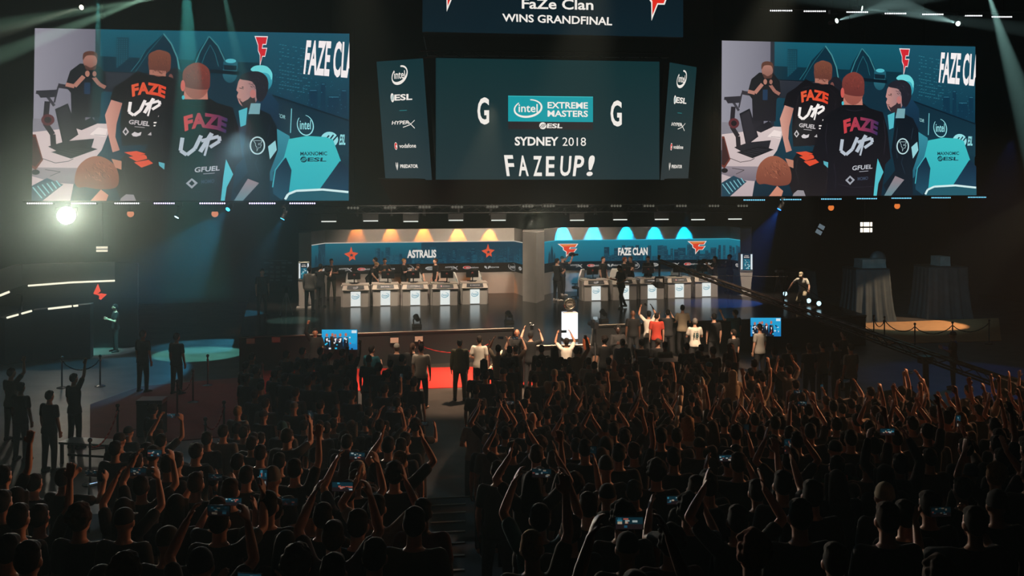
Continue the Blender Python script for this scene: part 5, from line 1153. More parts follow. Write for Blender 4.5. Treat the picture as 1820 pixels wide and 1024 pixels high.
for i, (px, py) in enumerate(((445, 607), (490, 605), (700, 601), (743, 599))):
    fr = at_z(px, 598, HS); p = at_y(px, py, (36.3 if px > 600 else 35.4)); n_ = [q for q in (at_z(a, b, HS) for a, b in ((425, 598), (657, 590.5), (914, 582)))]
    y0 = n_[0].y+(n_[1].y-n_[0].y)*(p.x-n_[0].x)/(n_[1].x-n_[0].x) if px < 657 else n_[1].y+(n_[2].y-n_[1].y)*(p.x-n_[1].x)/(n_[2].x-n_[1].x)
    t = thing('stage_front_lamp', f'pale box lamp fixed to the stage front, {nth(i)} from the unlit stage end', 'lamp', (p.x, y0-.06, p.z), 0, 'box lamps on the stage front')
    for nm, mb, mm in (('housing', MB().box((0, .0, 0), (.30, .14, .2)), m_metal), ('diffuser', MB().slab([Vector(v) for v in ((-.14, -.075, -.09), (.14, -.075, -.09), (.14, -.072, .09), (-.14, -.072, .09))], .004), mat('lamp_diffuser', (206, 198, 184), .5))):
        mb.build(nm, mm, t).matrix_parent_inverse.identity()
# ---------------------------------------------------------------- moving heads, floods and LED bars hung in the hall
m_led = {c: mat('led_'+c, emit=e, stren=s) for c, e, s in (('white', (246, 250, 255), 2.6), ('lavender', (214, 200, 255), 3.2), ('cyan', (120, 214, 255), 1.5))}
_lens = {}
def led_bar(px0, px1, py, y, col, label):
    a, b = at_y(px0, py, y), at_y(px1, py, y); c = (a+b)/2; L = (b-a).length
    t = thing('led_bar_light', label, 'light', c, 0, 'LED bar lights'); d = (b-a).normalized()
    MB().tube(a-d*.03+Vector((0, .06, 0)), b+d*.03+Vector((0, .06, 0)), .06, n=8).build('housing', m_black, t)
    for k in (.2, .8): p = a.lerp(b, k)+Vector((0, .06, .05)); MB().tube(p, p+UP*.06, .02, n=6).build('hook_clamp', m_metal, t)
    if col not in _lens: m = MB().ball((0, 0, 0), (.036, .02, .036), 10, 6).mesh('lens'); m.materials.append(m_led[col]); m.materials[0] = m_led[col]; _lens[col] = m
    n = 12
    for i in range(n):
        o = bpy.data.objects.new('lens', _lens[col]); COL.objects.link(o); o.parent = t; o.location = a.lerp(b, (i+.5)/n)-c+Vector((0, -.005, 0)); o.scale = (L/n/.1,)*3
    return t, c
def pipe(x0, x1, py, y, dz, label):
    a, b = at_y(x0, py, y), at_y(x1, py, y); a.z = b.z = a.z+dz; t = thing('lighting_pipe', label, 'truss', (a+b)/2)
    MB().tube(a, b, .05, n=8).build('tube', m_metal, t)
    for u in (.05, .5, .95): p = a.lerp(b, u); MB().tube(p, Vector((p.x, p.y, 18.05)), .014, n=5).build('suspension_wire', m_metal, t)
    return a, b
YL = 42.14
for px0, px1, py0, dxs, col, lab in ((40, 575, 361.5, [(47, 94), (126, 171), (203, 248), (273, 319), (354, 401), (442, 490), (514, 561)], None, 'screen over the flare lamp'), (1312, 1760, 350, [(1321, 1360), (1386, 1424.5), (1459, 1496), (1522, 1559), (1584, 1620), (1655, 1690), (1720, 1753)], 'cyan', 'screen above the draped tables')):
    a, b = at_y(px0, py0, YL), at_y(px1, py0, YL); A_ = Vector((a.x, YL+.06, a.z-.12)); B_ = Vector((b.x, YL+.06, b.z-.12))
    t = thing('lighting_pipe', f'pipe carrying LED bars under the {lab}', 'truss', (A_+B_)/2); MB().tube(A_+UP*.2, B_+UP*.2, .05, n=8).build('tube', m_metal, t)
    for u in (.03, .97): p = A_.lerp(B_, u)+UP*.2; MB().tube(p, p+UP*.24, .014, n=5).build('suspension_wire', m_metal, t)
    for i, (u, v) in enumerate(dxs):
        py = 361.5 if px0 < 100 else 355.5-(u-1321)*.012
        led_bar(u, v, py, YL, col or ('white' if i < 3 else 'lavender'), f'LED bar light under the {lab}, {nth(i)} along its pipe')
tt, tb_ = at_y(1350, 14, 37.0), at_y(1830, 24, 37.0)
t = thing('lighting_pipe', 'high pipe carrying LED bars and moving heads over the crane side', 'truss', (tt+tb_)/2); MB().tube(tt, tb_, .05, n=8).build('tube', m_metal, t)
for u in (.1, .9): p = tt.lerp(tb_, u); MB().tube(p, Vector((p.x, p.y, 18.05)), .014, n=5).build('suspension_wire', m_metal, t)
for i, (u, v, py) in enumerate(((1368, 1408.5, 19), (1428, 1468, 20), (1504, 1543, 21.5), (1572, 1611, 24), (1638.5, 1677, 25.5), (1708, 1746, 28), (1762, 1799, 30))):
    led_bar(u, v, py, 36.9, 'white', f'LED bar light high over the draped tables, {nth(i)} along the high pipe')
def moving_head(px, py, y, target, col, watts, angle, label, r=.12, bright=12, hang=None):
    p = at_y(px, py, y); t = thing('moving_head', label, 'light', p, 0, 'moving head lights'); d = (Vector(target)-p).normalized()
    MB().tube(p-d*.30, p, r*.8, r, 16).ball(p-d*.30, r*.8, 14, 8).build('head', m_black, t, smooth=False)
    s = d.cross(UP).normalized() if abs(d.z) < .95 else Vector((1, 0, 0)); y_ = MB()
    for k in (-1, 1): y_.tube(p-d*.16+s*k*(r+.02), p-d*.16+s*k*(r+.02)+UP*.3, .025, n=6)
    y_.tube(p-d*.16-s*(r+.03)+UP*.3, p-d*.16+s*(r+.03)+UP*.3, .03, n=6); y_.build('yoke', m_black, t)
    MB().box(p-d*.16+UP*.38, (.3, .2, .14)).build('base', m_black, t); b = p-d*.16+UP*.42
    MB().tube(b, Vector((b.x, b.y, hang or (5.95 if 360 < py < 400 else 18.05))), .02, n=6).build('drop_pipe', m_metal, t)
    MB().tube(p-d*.005, p+d*.012, r*.88, n=20).build('lens', mat(f'beam_lens_{int(bright*10)}_{col[0]}_{col[2]}', emit=col, stren=bright), t)
    if watts: lamp('SPOT', 'moving_head_beam', p+d*.03, target, watts, col, .04, angle, .25)
    return t
moving_head(118, 383, 42.15, (.5, 0, 7.6), (255, 246, 222), 13000, 24, 'blazing white lamp aimed at the audience under the screen corner', .38, 60)
WT = (220, 244, 236); TEAL = (110, 214, 210); BL = (120, 176, 240)
for px, py, y, tg, col, w, ang, lab in (
    (318, -10, 34.0, at_d(-80, 58, 30), (200, 236, 206), 60000, 5, 'moving head above the frame throwing a pale beam along the dark side'),
    (290, -16, 33.0, at_d(-80, 130, 29), (200, 236, 206), 60000, 6, 'moving head with second pale beam along the dark side'),
    (174, -14, 37.0, at_d(174, 330, 37), TEAL, 30000, 8, 'moving head dropping a narrow beam in front of the photographer on screen'),
    (330, -60, 36.0, at_d(345, 420, 37), (110, 230, 220), 34000, 14, 'moving head washing the middle of the large screen beside the flare'),
    (392, -40, 36.0, at_d(470, 330, 37), (150, 230, 215), 16000, 9, 'moving head washing the large screen near the scoreboard'),
    (145, 13, 39.0, (-20, 20, 4.5), (255, 244, 214), 6000, 7, 'small lit moving head high over the flare lamp screen'),
    (314, 386, 42.15, (-9.0, 41.0, 1.2), (170, 210, 226), 1100, 30, 'small moving head pointing down under the bars beside the flare'),
    (502, 389, 42.15, (-5.0, 41.5, .8), (50, 150, 190), 6000, 36, 'small moving head pointing down near the orange-lit booth'),
    (405, 372, 42.15, (-8.5, 36.0, .3), (40, 150, 195), 3600, 42, 'moving head washing blue light over the rope posts'),
    (1532, 15, 36.5, at_d(1900, 62, 36), WT, 90000, 6, 'moving head on the high pipe with level beam toward the wall'),
    (1487, 37, 36.5, at_d(1640, -10, 36), WT, 40000, 12, 'moving head on the high pipe tilted upward'),
    (1703, 42, 36.5, at_d(1560, 0, 36), WT, 40000, 10, 'moving head tilted upward near the end of the high pipe'),
    (1752, -26, 33.0, at_d(1836, 240, 31), (190, 226, 214), 160000, 7, 'moving head dropping a long pale beam beyond the draped table screen'),
    (1385, 372, 42.15, (15, 42, 0), (30, 100, 210), 9000, 40, 'moving head washing blue light past the cyan-lit booth')):
    moving_head(px, py, y, tg, col, w, ang, lab, .10, 8 if 0 < py < 400 else 4)
for i, (px, py) in enumerate(((232, 380), (382, 380), (1477, 369), (1594.5, 366))):
    p = at_y(px, py, 42.05); t = thing('round_lamp', ['dim peach round lamp beside the flare', 'dim peach round lamp under the third lavender bar', 'orange round lamp above the flood light', 'orange round lamp under the far end of the cyan bars'][i], 'lamp', p, 0, 'round lamps under the screens')
    MB().tube(p+Vector((0, .14, .02)), p, .10, .15, 20).build('reflector_can', m_black, t); MB().tube(p+Vector((0, .01, 0)), p-Vector((0, .012, 0)), .135, n=20).build('lens', mat(f'orange_lens_{i//2}', emit=((226, 140, 104), (240, 130, 60))[i//2], stren=.9), t)
    MB().tube(p+Vector((0, .1, .08)), Vector((p.x, p.y+.1, 5.95)), .018, n=5).build('drop_pipe', m_metal, t)
def flood(px, py, w, h, y, col, st, label, lines=True, tilt=0.0):
    p = at_y(px, py, y); t = thing('flood_light', label, 'light', p, 0, 'flood lights'); s = depth(p)/FPX; w *= s; h *= s; M = Matrix.Rotation(tilt, 3, 'Y')
    MB().box(p+Vector((0, .1, 0)), (w, .14, h), M=M).build('housing', m_black, t)
    for k in (-1, 1): MB().box(p+M @ Vector((0, .02, k*h*.26)), (w*.88, .03, h*.36), M=M).build('glowing_panel', mat(f'flood_{int(st*10)}', emit=col, stren=st), t)
    if lines:
        for k in (-.25, .25): MB().box(p+M @ Vector((w*k, -.0, 0)), (w*.05, .02, h), M=M).build('barn_bar', m_black, t)
    MB().tube(p+Vector((0, .12, h*.4)), Vector((p.x, p.y+.12, 18.05)), .025, n=6).build('drop_pipe', m_metal, t); return t
flood(1540, 404, 25, 20, 43.0, (255, 244, 222), 2.2, 'lit white flood light hanging over the draped tables')
flood(1458, 408, 13, 20, 43.0, (130, 150, 160), .5, 'dim tilted flood light hanging beyond the cyan-lit booth', False, .5)
flood(181, 443, 22, 11, 42.6, (236, 230, 206), 1.1, 'small dim white flood light below the flare lamp', False)
# ---------------------------------------------------------------- camera crane
tip, mid_, tail = at_d(1172, 464, 36.2), at_d(1543, 603, 30.4), at_d(1810, 690, 26.2)
t = thing('camera_crane', 'long black camera crane reaching over the crowd toward the cyan-lit desks', 'crane', at_z(1690, 735, 0)); base = Vector(t.location)
piv = tip+(tail-tip)*.80; ax = (tail-tip).normalized(); sd = ax.cross(UP).normalized(); uu = sd.cross(ax)
mc = mat('crane_black', (30, 27, 24), .35, .6); b = MB(); c = MB(); L = (tail-tip).length; N = 34
wd = lambda u: .05+.09*u
for k1 in (-1, 1):
    for k2 in (-1, 1):
        b.tube(tip+sd*k1*wd(0)+uu*k2*wd(0), tail+sd*k1*wd(1)+uu*k2*wd(1)*.9, .022, .03, 6)
for i in range(N):
    u0, u1 = i/N, (i+1)/N; p0, p1 = tip.lerp(tail, u0), tip.lerp(tail, u1)
    for k1 in (-1, 1): c.tube(p0+sd*k1*wd(u0)+uu*wd(u0)*(1 if i % 2 else -1), p1+sd*k1*wd(u1)+uu*wd(u1)*(-1 if i % 2 else 1), .012, n=5)
    c.tube(p0+sd*wd(u0)+uu*wd(u0), p1-sd*wd(u1)+uu*wd(u1), .012, n=5)
b.build('arm', mc, t); c.build('lacing', mc, t)
b = MB(); b.slab([tip.lerp(tail, .02)-sd*wd(0)*.7+uu*.055, tip.lerp(tail, .02)+sd*wd(0)*.7+uu*.055, tail+sd*wd(1)*.7+uu*.13, tail-sd*wd(1)*.7+uu*.13], .02); b.build('cable_tray', mat('crane_tray', (70, 62, 52), .35, .7), t)
m1 = tip.lerp(tail, .42)+uu*.9
MB().tube(tip.lerp(tail, .15), m1, .008, n=5).tube(m1, tip.lerp(tail, .72), .008, n=5).tube(tip.lerp(tail, .42), m1, .02, n=6).build('tension_wire', m_metal, t)
hd_ = tip+Vector((0, 0, -.12)); MB().tube(tip-UP*.02, tip-UP*.55, .035).box(tip-UP*.58+sd*.0, (.30, .08, .08)).tube(tip-UP*.58+Vector((.15, 0, 0)), tip-UP*.9+Vector((.15, 0, 0)), .03).tube(tip-UP*.58-Vector((.15, 0, 0)), tip-UP*.9-Vector((.15, 0, 0)), .03).tube(tip+uu*.06-ax*.05, tip+uu*.2-ax*.05, .05).build('remote_head', mc, t)
k = tip-UP*.85; cm = MB().box(k, (.2, .42, .2)).tube(k+Vector((-.02, .21, 0)), k+Vector((-.02, .42, 0)), .075, .09, 14); cm.build('camera', mat('camera_black'), t)
MB().box(k+Vector((-.12, .3, .02)), (.04, .1, .12)).tube(k+Vector((-.3, 0, .05)), k+Vector((.3, 0, .05)), .018).build('mount_ring', mc, t)
ped = Vector((piv.x, piv.y, 0)); MB().tube((piv.x, piv.y, .1), piv-uu*.1, .09, .08, 14).box(piv-uu*.12, (.3, .3, .2)).build('pedestal', mc, t)
for i in range(3): an = .4+i*2*PI/3; MB().tube((piv.x, piv.y, .5), (piv.x+.7*math.cos(an), piv.y+.7*math.sin(an), .05), .035, n=8).ball((piv.x+.7*math.cos(an), piv.y+.7*math.sin(an), .06), .06, 10, 6).build('leg', mc, t)
for i in range(4): q = tail-ax*(.05+.1*i); MB().tube(q-sd*.28, q-sd*.16, .17, n=16).tube(q+sd*.16, q+sd*.28, .17, n=16).build('counterweight', m_black, t)
# ---------------------------------------------------------------- cameras on the pit floor
def pedestal_camera(px, py, label, rz, big=True):
    p = at_z(px, py, 0); t = thing('broadcast_camera', label, 'camera', p, rz, 'broadcast cameras in the pit'); mk = mat('camera_black'); B = lambda nm, mb, m=mk: setattr(mb.build(nm, m, t), 'matrix_parent_inverse', Matrix.Identity(4))
    if big:
        B('hood', MB().box((.28, -.05, 1.16), (.74, .62, .62))); B('body', MB().box((-.28, .0, 1.28), (.3, .6, .34)).box((-.28, -.1, 1.5), (.2, .3, .1))); B('lens', MB().tube((-.28, .3, 1.28), (-.28, .75, 1.28), .13, .15, 16)); B('viewfinder', MB().box((-.34, -.32, 1.5), (.28, .06, .2)))
        B('pedestal', MB().tube((0, 0, .2), (0, 0, .95), .12, .1, 14).box((0, 0, .9), (.7, .4, .08))); B('pan_bar', MB().tube((-.2, -.2, 1.05), (-.4, -.75, .95), .016).tube((.1, -.2, 1.05), (.2, -.75, .95), .016))
    else:
        B('body', MB().box((0, 0, 1.52), (.16, .42, .22))); B('lens', MB().tube((0, .2, 1.52), (0, .5, 1.52), .07, .09, 14)); B('viewfinder', MB().box((-.1, -.1, 1.68), (.1, .16, .1))); B('pedestal', MB().tube((0, 0, .9), (0, 0, 1.4), .05)); B('light_panel', MB().box((.03, .02, 1.75), (.14, .05, .1)), mat('screen_glow_small', emit=(200, 220, 226), stren=.5))
    for i in range(3): an = i*2*PI/3+.3; B('leg', MB().tube((0, 0, .35 if big else .95), (.5*math.cos(an), .5*math.sin(an), .04), .035, n=8).ball((.5*math.cos(an), .5*math.sin(an), .05), .05, 10, 6))
    return t
pedestal_camera(1160, 733, 'large black broadcast camera with boxy hood among the pit crowd', -.1)
pedestal_camera(1057, 657, 'tripod video camera with small glowing panel by the stage tip', .1, False)
def tripod(px, py, z, h, label, lean=0.0, m=None):
    p = at_z(px, py, z); t = thing('tripod', label, 'tripod', p, 0, 'tripods standing empty'); top = Vector((0, 0, h))
    for i in range(3): an = i*2*PI/3+.5; setattr(MB().tube(top, (h*.27*math.cos(an), h*.27*math.sin(an), .03), .022, n=8).ball((h*.27*math.cos(an), h*.27*math.sin(an), .03), .035, 8, 6).build('leg', m or m_metal, t), 'matrix_parent_inverse', Matrix.Identity(4))
    setattr(MB().tube(top-UP*.1, top+UP*.12, .05).box(top+UP*.16, (.32, .2, .08)).build('pan_head', m_metal, t), 'matrix_parent_inverse', Matrix.Identity(4)); return t
tripod(1385, 536, HS, 1.15, 'empty camera tripod on the dark stage end near the kneeling person')
tripod(509, 562, HS, 1.0, 'thin tripod on the stage beside the totem kiosk', m=mat('tripod_pale', (120, 120, 118), .4, .6))
tripod(38, 618, 0, 1.9, 'tall tripod in front of the analyst set')
for i, (px, py) in enumerate(((1395, 530), (1437, 543), (1455, 548))):
    p = at_z(px, py, HS); t = thing('stage_lamp', f'small glowing floor lamp near the kneeling person, {nth(i)} along the stage end', 'lamp', p, 0, 'floor lamps near the kneeling person')
    for nm, mb, m in (('base', MB().box((0, 0, .03), (.2, .16, .06)), m_black), ('lamp_head', MB().tube((0, .06, .2), (0, -.02, .2), .10, .12, 14).tube((0, .03, .05), (0, .03, .2), .02), m_black), ('lens', MB().tube((0, -.021, .2), (0, -.03, .2), (.10), n=14), mat('lamp_cyan', emit=(190, 236, 250), stren=1.8))): setattr(mb.build(nm, m, t), 'matrix_parent_inverse', Matrix.Identity(4))
for px, py, w in ((741, 581, 'edge before the third orange-booth desk'), (905, 574, 'edge before the booth pillar'), (1073, 571, 'edge near the striding man')):
    p = at_z(px, py, HS); t = thing('uplight', f'small black moving light standing on the stage {w}', 'light', p, .3, 'lights standing on the stage lip')
    for nm, mb in (('base', MB().box((0, 0, .05), (.3, .22, .1))), ('yoke', MB().tube((-.13, 0, .1), (-.13, 0, .3), .025).tube((.13, 0, .1), (.13, 0, .3), .025)), ('head', MB().tube((0, -.1, .26), (0, .12, .36), .08, .11, 14))): setattr(mb.build(nm, mat('uplight_grey', (60, 60, 62), .4), t), 'matrix_parent_inverse', Matrix.Identity(4))
# work light over the kneeling person, warm pool on the beige carpet, blue floor by the crane, red floor
lamp('SPOT', 'work_light', kn+Vector((-.4, -1.2, 5.5)), kn+Vector((0, 0, .5)), 1500, (255, 232, 200), .05, 14, .4)
q = at_z(1620, 580, 0); lamp('SPOT', 'carpet_light', q+Vector((6, -3.0, 7)), q+Vector((0, .8, 0)), 5000, (255, 216, 170), .05, 28, .25)
q = at_z(1720, 670, 0); lamp('SPOT', 'floor_blue', q+Vector((3, 2, 8)), q, 900, (30, 80, 200), .1, 44, .4)
q = at_z(300, 720, 0); lamp('SPOT', 'floor_red', q+Vector((2, 4, 9)), q, 260, (255, 110, 110), .1, 50, .6)
q = at_z(790, 670, 0); lamp('SPOT', 'carpet_wash', q+Vector((1.5, -1.0, 9)), q+Vector((0, -2, 0)), 4200, (255, 214, 176), .15, 46, .5)
q = at_z(985, 595, HS); lamp('SPOT', 'thrust_blue', q+Vector((0, 1, 9)), q, 1500, (70, 150, 230), .15, 22, .5)
q = at_z(1600, 572, 0); lamp('SPOT', 'drape_light', q+Vector((-5, -10, 8)), q+UP*1.1, 1900, (130, 184, 205), .2, 38, .7)
# ---------------------------------------------------------------- draped risers, rope posts, rails, benches
def draped(px0, px1, py_top, py_base, label, seed, dep=1.5):
    p = at_z((px0+px1)/2, py_base, 0); Zd = depth(p); w = (px1-px0)/FPX*Zd; h = CAMZ-(py_top-HOR)/FPX*Zd
    t = thing('draped_riser', label, 'riser', (p.x, p.y+dep/2, 0), -YAW*.4, 'risers under black drapes')
    n = 120; m = MB(); r = random.Random(seed); ph = [r.random()*6 for _ in range(4)]; rows = [(1.0, 0.0), (.97, .012), (.8, .03), (.5, .06), (.2, .11), (0.0, .17)]
    for k, am in rows:
        for i in range(n):
            s = i/n*4; e = int(s); f = s-e; c = [(-1, -1), (1, -1), (1, 1), (-1, 1), (-1, -1)]; x = (c[e][0]*(1-f)+c[e+1][0]*f)*w/2; y = (c[e][1]*(1-f)+c[e+1][1]*f)*dep/2
            o_ = am*(.55+.45*math.sin(i*.9+ph[0])+.3*math.sin(i*1.7+ph[1]))+.14*(1-k)**1.5; L = math.hypot(x, y); m.v.append(Vector((x*(1+o_/L), y*(1+o_/L), h*k)))
    for j in range(len(rows)-1): m.f += [(j*n+i, j*n+(i+1) % n, (j+1)*n+(i+1) % n, (j+1)*n+i) for i in range(n)]
    m.f.append(tuple(range(n)))
    setattr(m.build('drape', mat('velvet_drape', (58, 66, 70), .8, vary=.2, scale=3), t, smooth=True), 'matrix_parent_inverse', Matrix.Identity(4))
    setattr(MB().box((0, 0, h+.02), (w+.04, dep+.04, .04)).build('deck_board', mat('deck_black', (30, 32, 34), .6), t), 'matrix_parent_inverse', Matrix.Identity(4)); return t, p, h+.04, w
draped(1400, 1452, 483, 548, 'riser under black drape behind the empty tripod', 1)
t, p, h, w = draped(1522, 1584, 479, 570, 'riser under black drape topped by a cloth-covered box', 2)
def covered(px0, px1, py0, p, h, y, label, col, name='covered_case'):
    Zd = depth((p.x, y, 0)); w = (px1-px0)/FPX*Zd; c = at_y((px0+px1)/2, py0, y); hh = c.z-h; m = MB(); n = 40
    for k, s in ((1.0, .97), (.96, 1.0), (.5, 1.0), (0, 1.04)):
        for i in range(n):
            q = i/n*4; e = int(q); f = q-e; cc = [(-1, -1), (1, -1), (1, 1), (-1, 1), (-1, -1)]; m.v.append(Vector((c.x+(cc[e][0]*(1-f)+cc[e+1][0]*f)*w/2*s*(1+.012*math.sin(i*2.1)*(1-k)), y+(cc[e][1]*(1-f)+cc[e+1][1]*f)*.4*s, h+hh*k)))
    for j in range(3): m.f += [(j*n+i, j*n+(i+1) % n, (j+1)*n+(i+1) % n, (j+1)*n+i) for i in range(n)]
    m.f += [tuple(range(n)), tuple(3*n+i for i in reversed(range(n)))]
    return tag(m.build(name, mat('case_'+name+str(col[0]), col, .8, vary=.2, scale=3)), label, 'case')
covered(1524, 1568, 460, p, h, p.y+.6, 'grey cloth-covered case on the draped riser under the lit flood', (120, 124, 122))
tag(MB().ball((at_y(1560, 466, p.y+1.25).x, p.y+1.25, h+.3), (.42, .2, .42), 18, 10).tube((at_y(1560, 466, p.y+1.25).x, p.y+1.25, h), (at_y(1560, 466, p.y+1.25).x, p.y+1.25, h+.1), .2).build('dish_lamp', mat('dish_grey', (70, 74, 76), .5), smooth=True), 'dark round dish behind the cloth-covered case', 'dish')
t, p, h, w = draped(1652, 1724, 475, 566, 'riser under black drape with pale case, nearest the hall wall', 3)
covered(1662, 1681, 455, p, h, p.y+.6, 'small pale case on the draped riser by the hall wall', (150, 150, 146), 'pale_case')
POSTS = []
def stanchion(px, py, z0=0.0):
    p = at_z(px, py, z0)
    if not POSTS:
        t = thing('stanchion', '', 'stanchion', (0, 0, 0), 0, 'rope posts'); mm = mat('post_metal', (96, 98, 100), .25, .9)
        MB().loft([(0, 0, 0, .16, .16), (0, 0, .02, .16, .16), (0, 0, .05, .06, .06)], 20).build('base_plate', mm, t, smooth=False); MB().tube((0, 0, .04), (0, 0, .9), .025).build('post', mm, t); MB().ball((0, 0, .95), .05, 14, 8).build('finial', mm, t, smooth=True); MB().tube((0, 0, .8), (0, 0, .84), .04).build('rope_collar', mm, t); o = t
    else: o = copy_tree(POSTS[0])
    o.location = p; POSTS.append(o); return o
def rope(a, b, col, label, sag=.28):
    p0 = Vector(a.location)+UP*.82; p1 = Vector(b.location)+UP*.82; m = MB(); pts = [p0.lerp(p1, i/10)-UP*sag*(1-(2*i/10-1)**2) for i in range(11)]; d = (p1-p0).normalized(); pts[0] += d*.045; pts[-1] -= d*.045
    m.chain(pts, [.018]*11, 8); return tag(m.build('rope', mat('rope_'+col, CLOTH[col], .7), smooth=True), label, 'rope', 'ropes between the posts')
lp = [(178, 687), (110, 690), (343, 716), (315, 739), (398, 783), (365, 818), (209, 790), (160, 862), (369, 686), (426, 726)]
ln = ['beside the analyst floor', 'in the dark by the analyst floor', 'in the middle of the dark red carpet', 'beside the tall dark figures', 'near the edge of the standing crowd', 'by the blue handrail', 'beyond the bench', 'by the bench, holding a red rope', 'at the top of the dark red carpet', 'at the crowd side of the dark red carpet']
for q, l in zip(lp, ln): stanchion(*q)['label'] = 'metal rope post '+l
rope(POSTS[6], POSTS[7], 'red', 'red rope sagging between the two posts by the bench'); rope(POSTS[0], POSTS[1], 'black', 'black rope by the analyst floor'); rope(POSTS[4], POSTS[5], 'red', 'red rope near the edge of the standing crowd'); rope(POSTS[2], POSTS[3], 'maroon', 'dark rope over the dark red carpet')
rp = [(1553, 603), (1572, 606), (1626, 620), (1693, 617), (1758, 612)]
rq = [stanchion(*q) for q in rp]
for i, s in enumerate(rq): s['label'] = f'dark rope post at the beige carpet, {nth(i)} counted from the crane arm'
for i in range(4): rope(rq[i], rq[i+1], 'black', f'black rope before the beige carpet, {nth(i)} counted from the crane arm')
cp = [at_z(640, 690, 0), at_z(850, 700, 0)]
s = stanchion(466, 704); s['label'] = 'metal rope post standing among the crowd at the carpet end'; s = stanchion(830, 690); s['label'] = 'metal rope post behind the person in grey-green hoodie'; s2 = stanchion(745, 656); s2['label'] = 'metal rope post at the back edge of the red carpet'; s3 = stanchion(870, 654); s3['label'] = 'metal rope post beyond the red carpet by the stage'
rope(s2, s3, 'red', 'red rope across the red carpet before the stage')
def rail(name, pts, r, label, uprights=()):
    t = thing(name, label, 'handrail', (pts[0].x, pts[0].y, 0), 0, 'handrails of the floor side'); mm = mat('rail_blue_steel', (120, 140, 160), .3, .8)
    for i, (a, b) in enumerate(zip(pts[:-1], pts[1:])): MB().tube(a, b, r, n=8).build('rail', mm, t)
    for p in uprights: MB().tube(Vector((p.x, p.y, ground(p.y))), p, r, n=8).build('post', mm, t)
    return t
ra, rb, rc = at_d(312, 841, 19.0), at_d(371, 852, 18.3), at_d(377, 818, 18.6)
rail('handrail', [ra, rb], .022, 'blue steel handrail slanting above the heads on the lamp side', [ra, rb])
rd = rc+RT*.36; re_ = rc-UP*.16; rf_ = rd-UP*.16
rail('handrail', [rc, rd, rf_, re_, rc], .02, 'short blue guard rail with crossbars next to the slanting handrail', [rc, rd])
p = at_d(158, 862, 17.5); q2 = at_d(182, 857, 17.9); rail('handrail', [p, q2], .02, 'pale end of a handrail below the bench', [p, q2])
p = at_z(150, 826, 0); t = thing('bench', 'low dark bench with pale top by the red rope', 'bench', p, -.35)
for nm, mb, m in [('bench_top', MB().box((0, .2, .47), (1.25, .5, .05)), mat('bench_top', (120, 140, 150), .4)), ('crossbar', MB().box((0, .2, .15), (1.1, .05, .05)), m_metal)]+[('leg', MB().box((sx*.57, .2+sy*.2, .222), (.06, .06, .445)), m_metal) for sx in (-1, 1) for sy in (-1, 1)]: setattr(mb.build(nm, m, t), 'matrix_parent_inverse', Matrix.Identity(4))
p = at_z(270, 775, 0); t = thing('flight_case', 'black upright flight case with pale top edge behind the filming person', 'case', p, -.1)
for nm, mb, m in (('body', MB().box((0, 0, .45), (.62, .5, .8)), m_black), ('lid', MB().box((0, 0, .9), (.64, .52, .1)), mat('case_lid', (90, 96, 100), .4, .5)), ('latch', MB().box((0, -.262, .84), (.08, .02, .08)), m_metal), ('base', MB().box((0, 0, .025), (.56, .44, .05)), m_metal)): setattr(mb.build(nm, m, t), 'matrix_parent_inverse', Matrix.Identity(4))
# barrier boards by the crane with the arena's name
pA, pB, pC = at_z(1431, 742, 0), at_z(1475, 775, 0), at_z(1622, 742, 0)
a0, a1, a2 = at_d(1431, 686, depth(pA)), at_d(1475, 716, depth(pB)), at_d(1622, 684, depth(pC))
def board(p0, p1, h, txt, label):
    p0 = Vector((p0.x, p0.y, 0)); p1 = Vector((p1.x, p1.y, 0)); t = thing('barrier_board', label, 'barrier', (p0+p1)/2, 0, 'barrier boards by the crane'); n = (p1-p0).cross(UP).normalized()
    MB().slab([p0, p1, p1+UP*h, p0+UP*h], .06, n).build('board', mat('barrier_black', (14, 14, 17), .5), t); MB().tube(p0+UP*h-n*.03, p1+UP*h-n*.03, .03, n=6).build('top_rail', m_metal, t)
    for u in (.1, .9): q = p0.lerp(p1, u)-n*.3; MB().box(q+UP*.02, (.1, .5, .04), math.atan2(n.y, n.x)+PI/2).tube(q+UP*.02, p0.lerp(p1, u)-n*.06+UP*h*.7, .02, n=6).build('brace_foot', m_metal, t)
    if txt: a = Art(); a.oval(16, 50, 5, 14, (52, 50, 60)); a.text((26, 36, 84, 66), txt, (60, 58, 68), .01); a.build('sponsor_print', quad_fn(p0+UP*h, p1+UP*h, p1, p0, 0, 0, 100, 100), print_mat('engraving_print'), t, .001, n)
board(pB, pB.lerp(pC, .5), a1.z, 'Qudos Bank', 'black barrier board with faint lettering, closer to the aisle')
board(pB.lerp(pC, .51), pC, a1.z, 'QUDOS BANK', 'black barrier board with faint lettering, beside the crane operator')
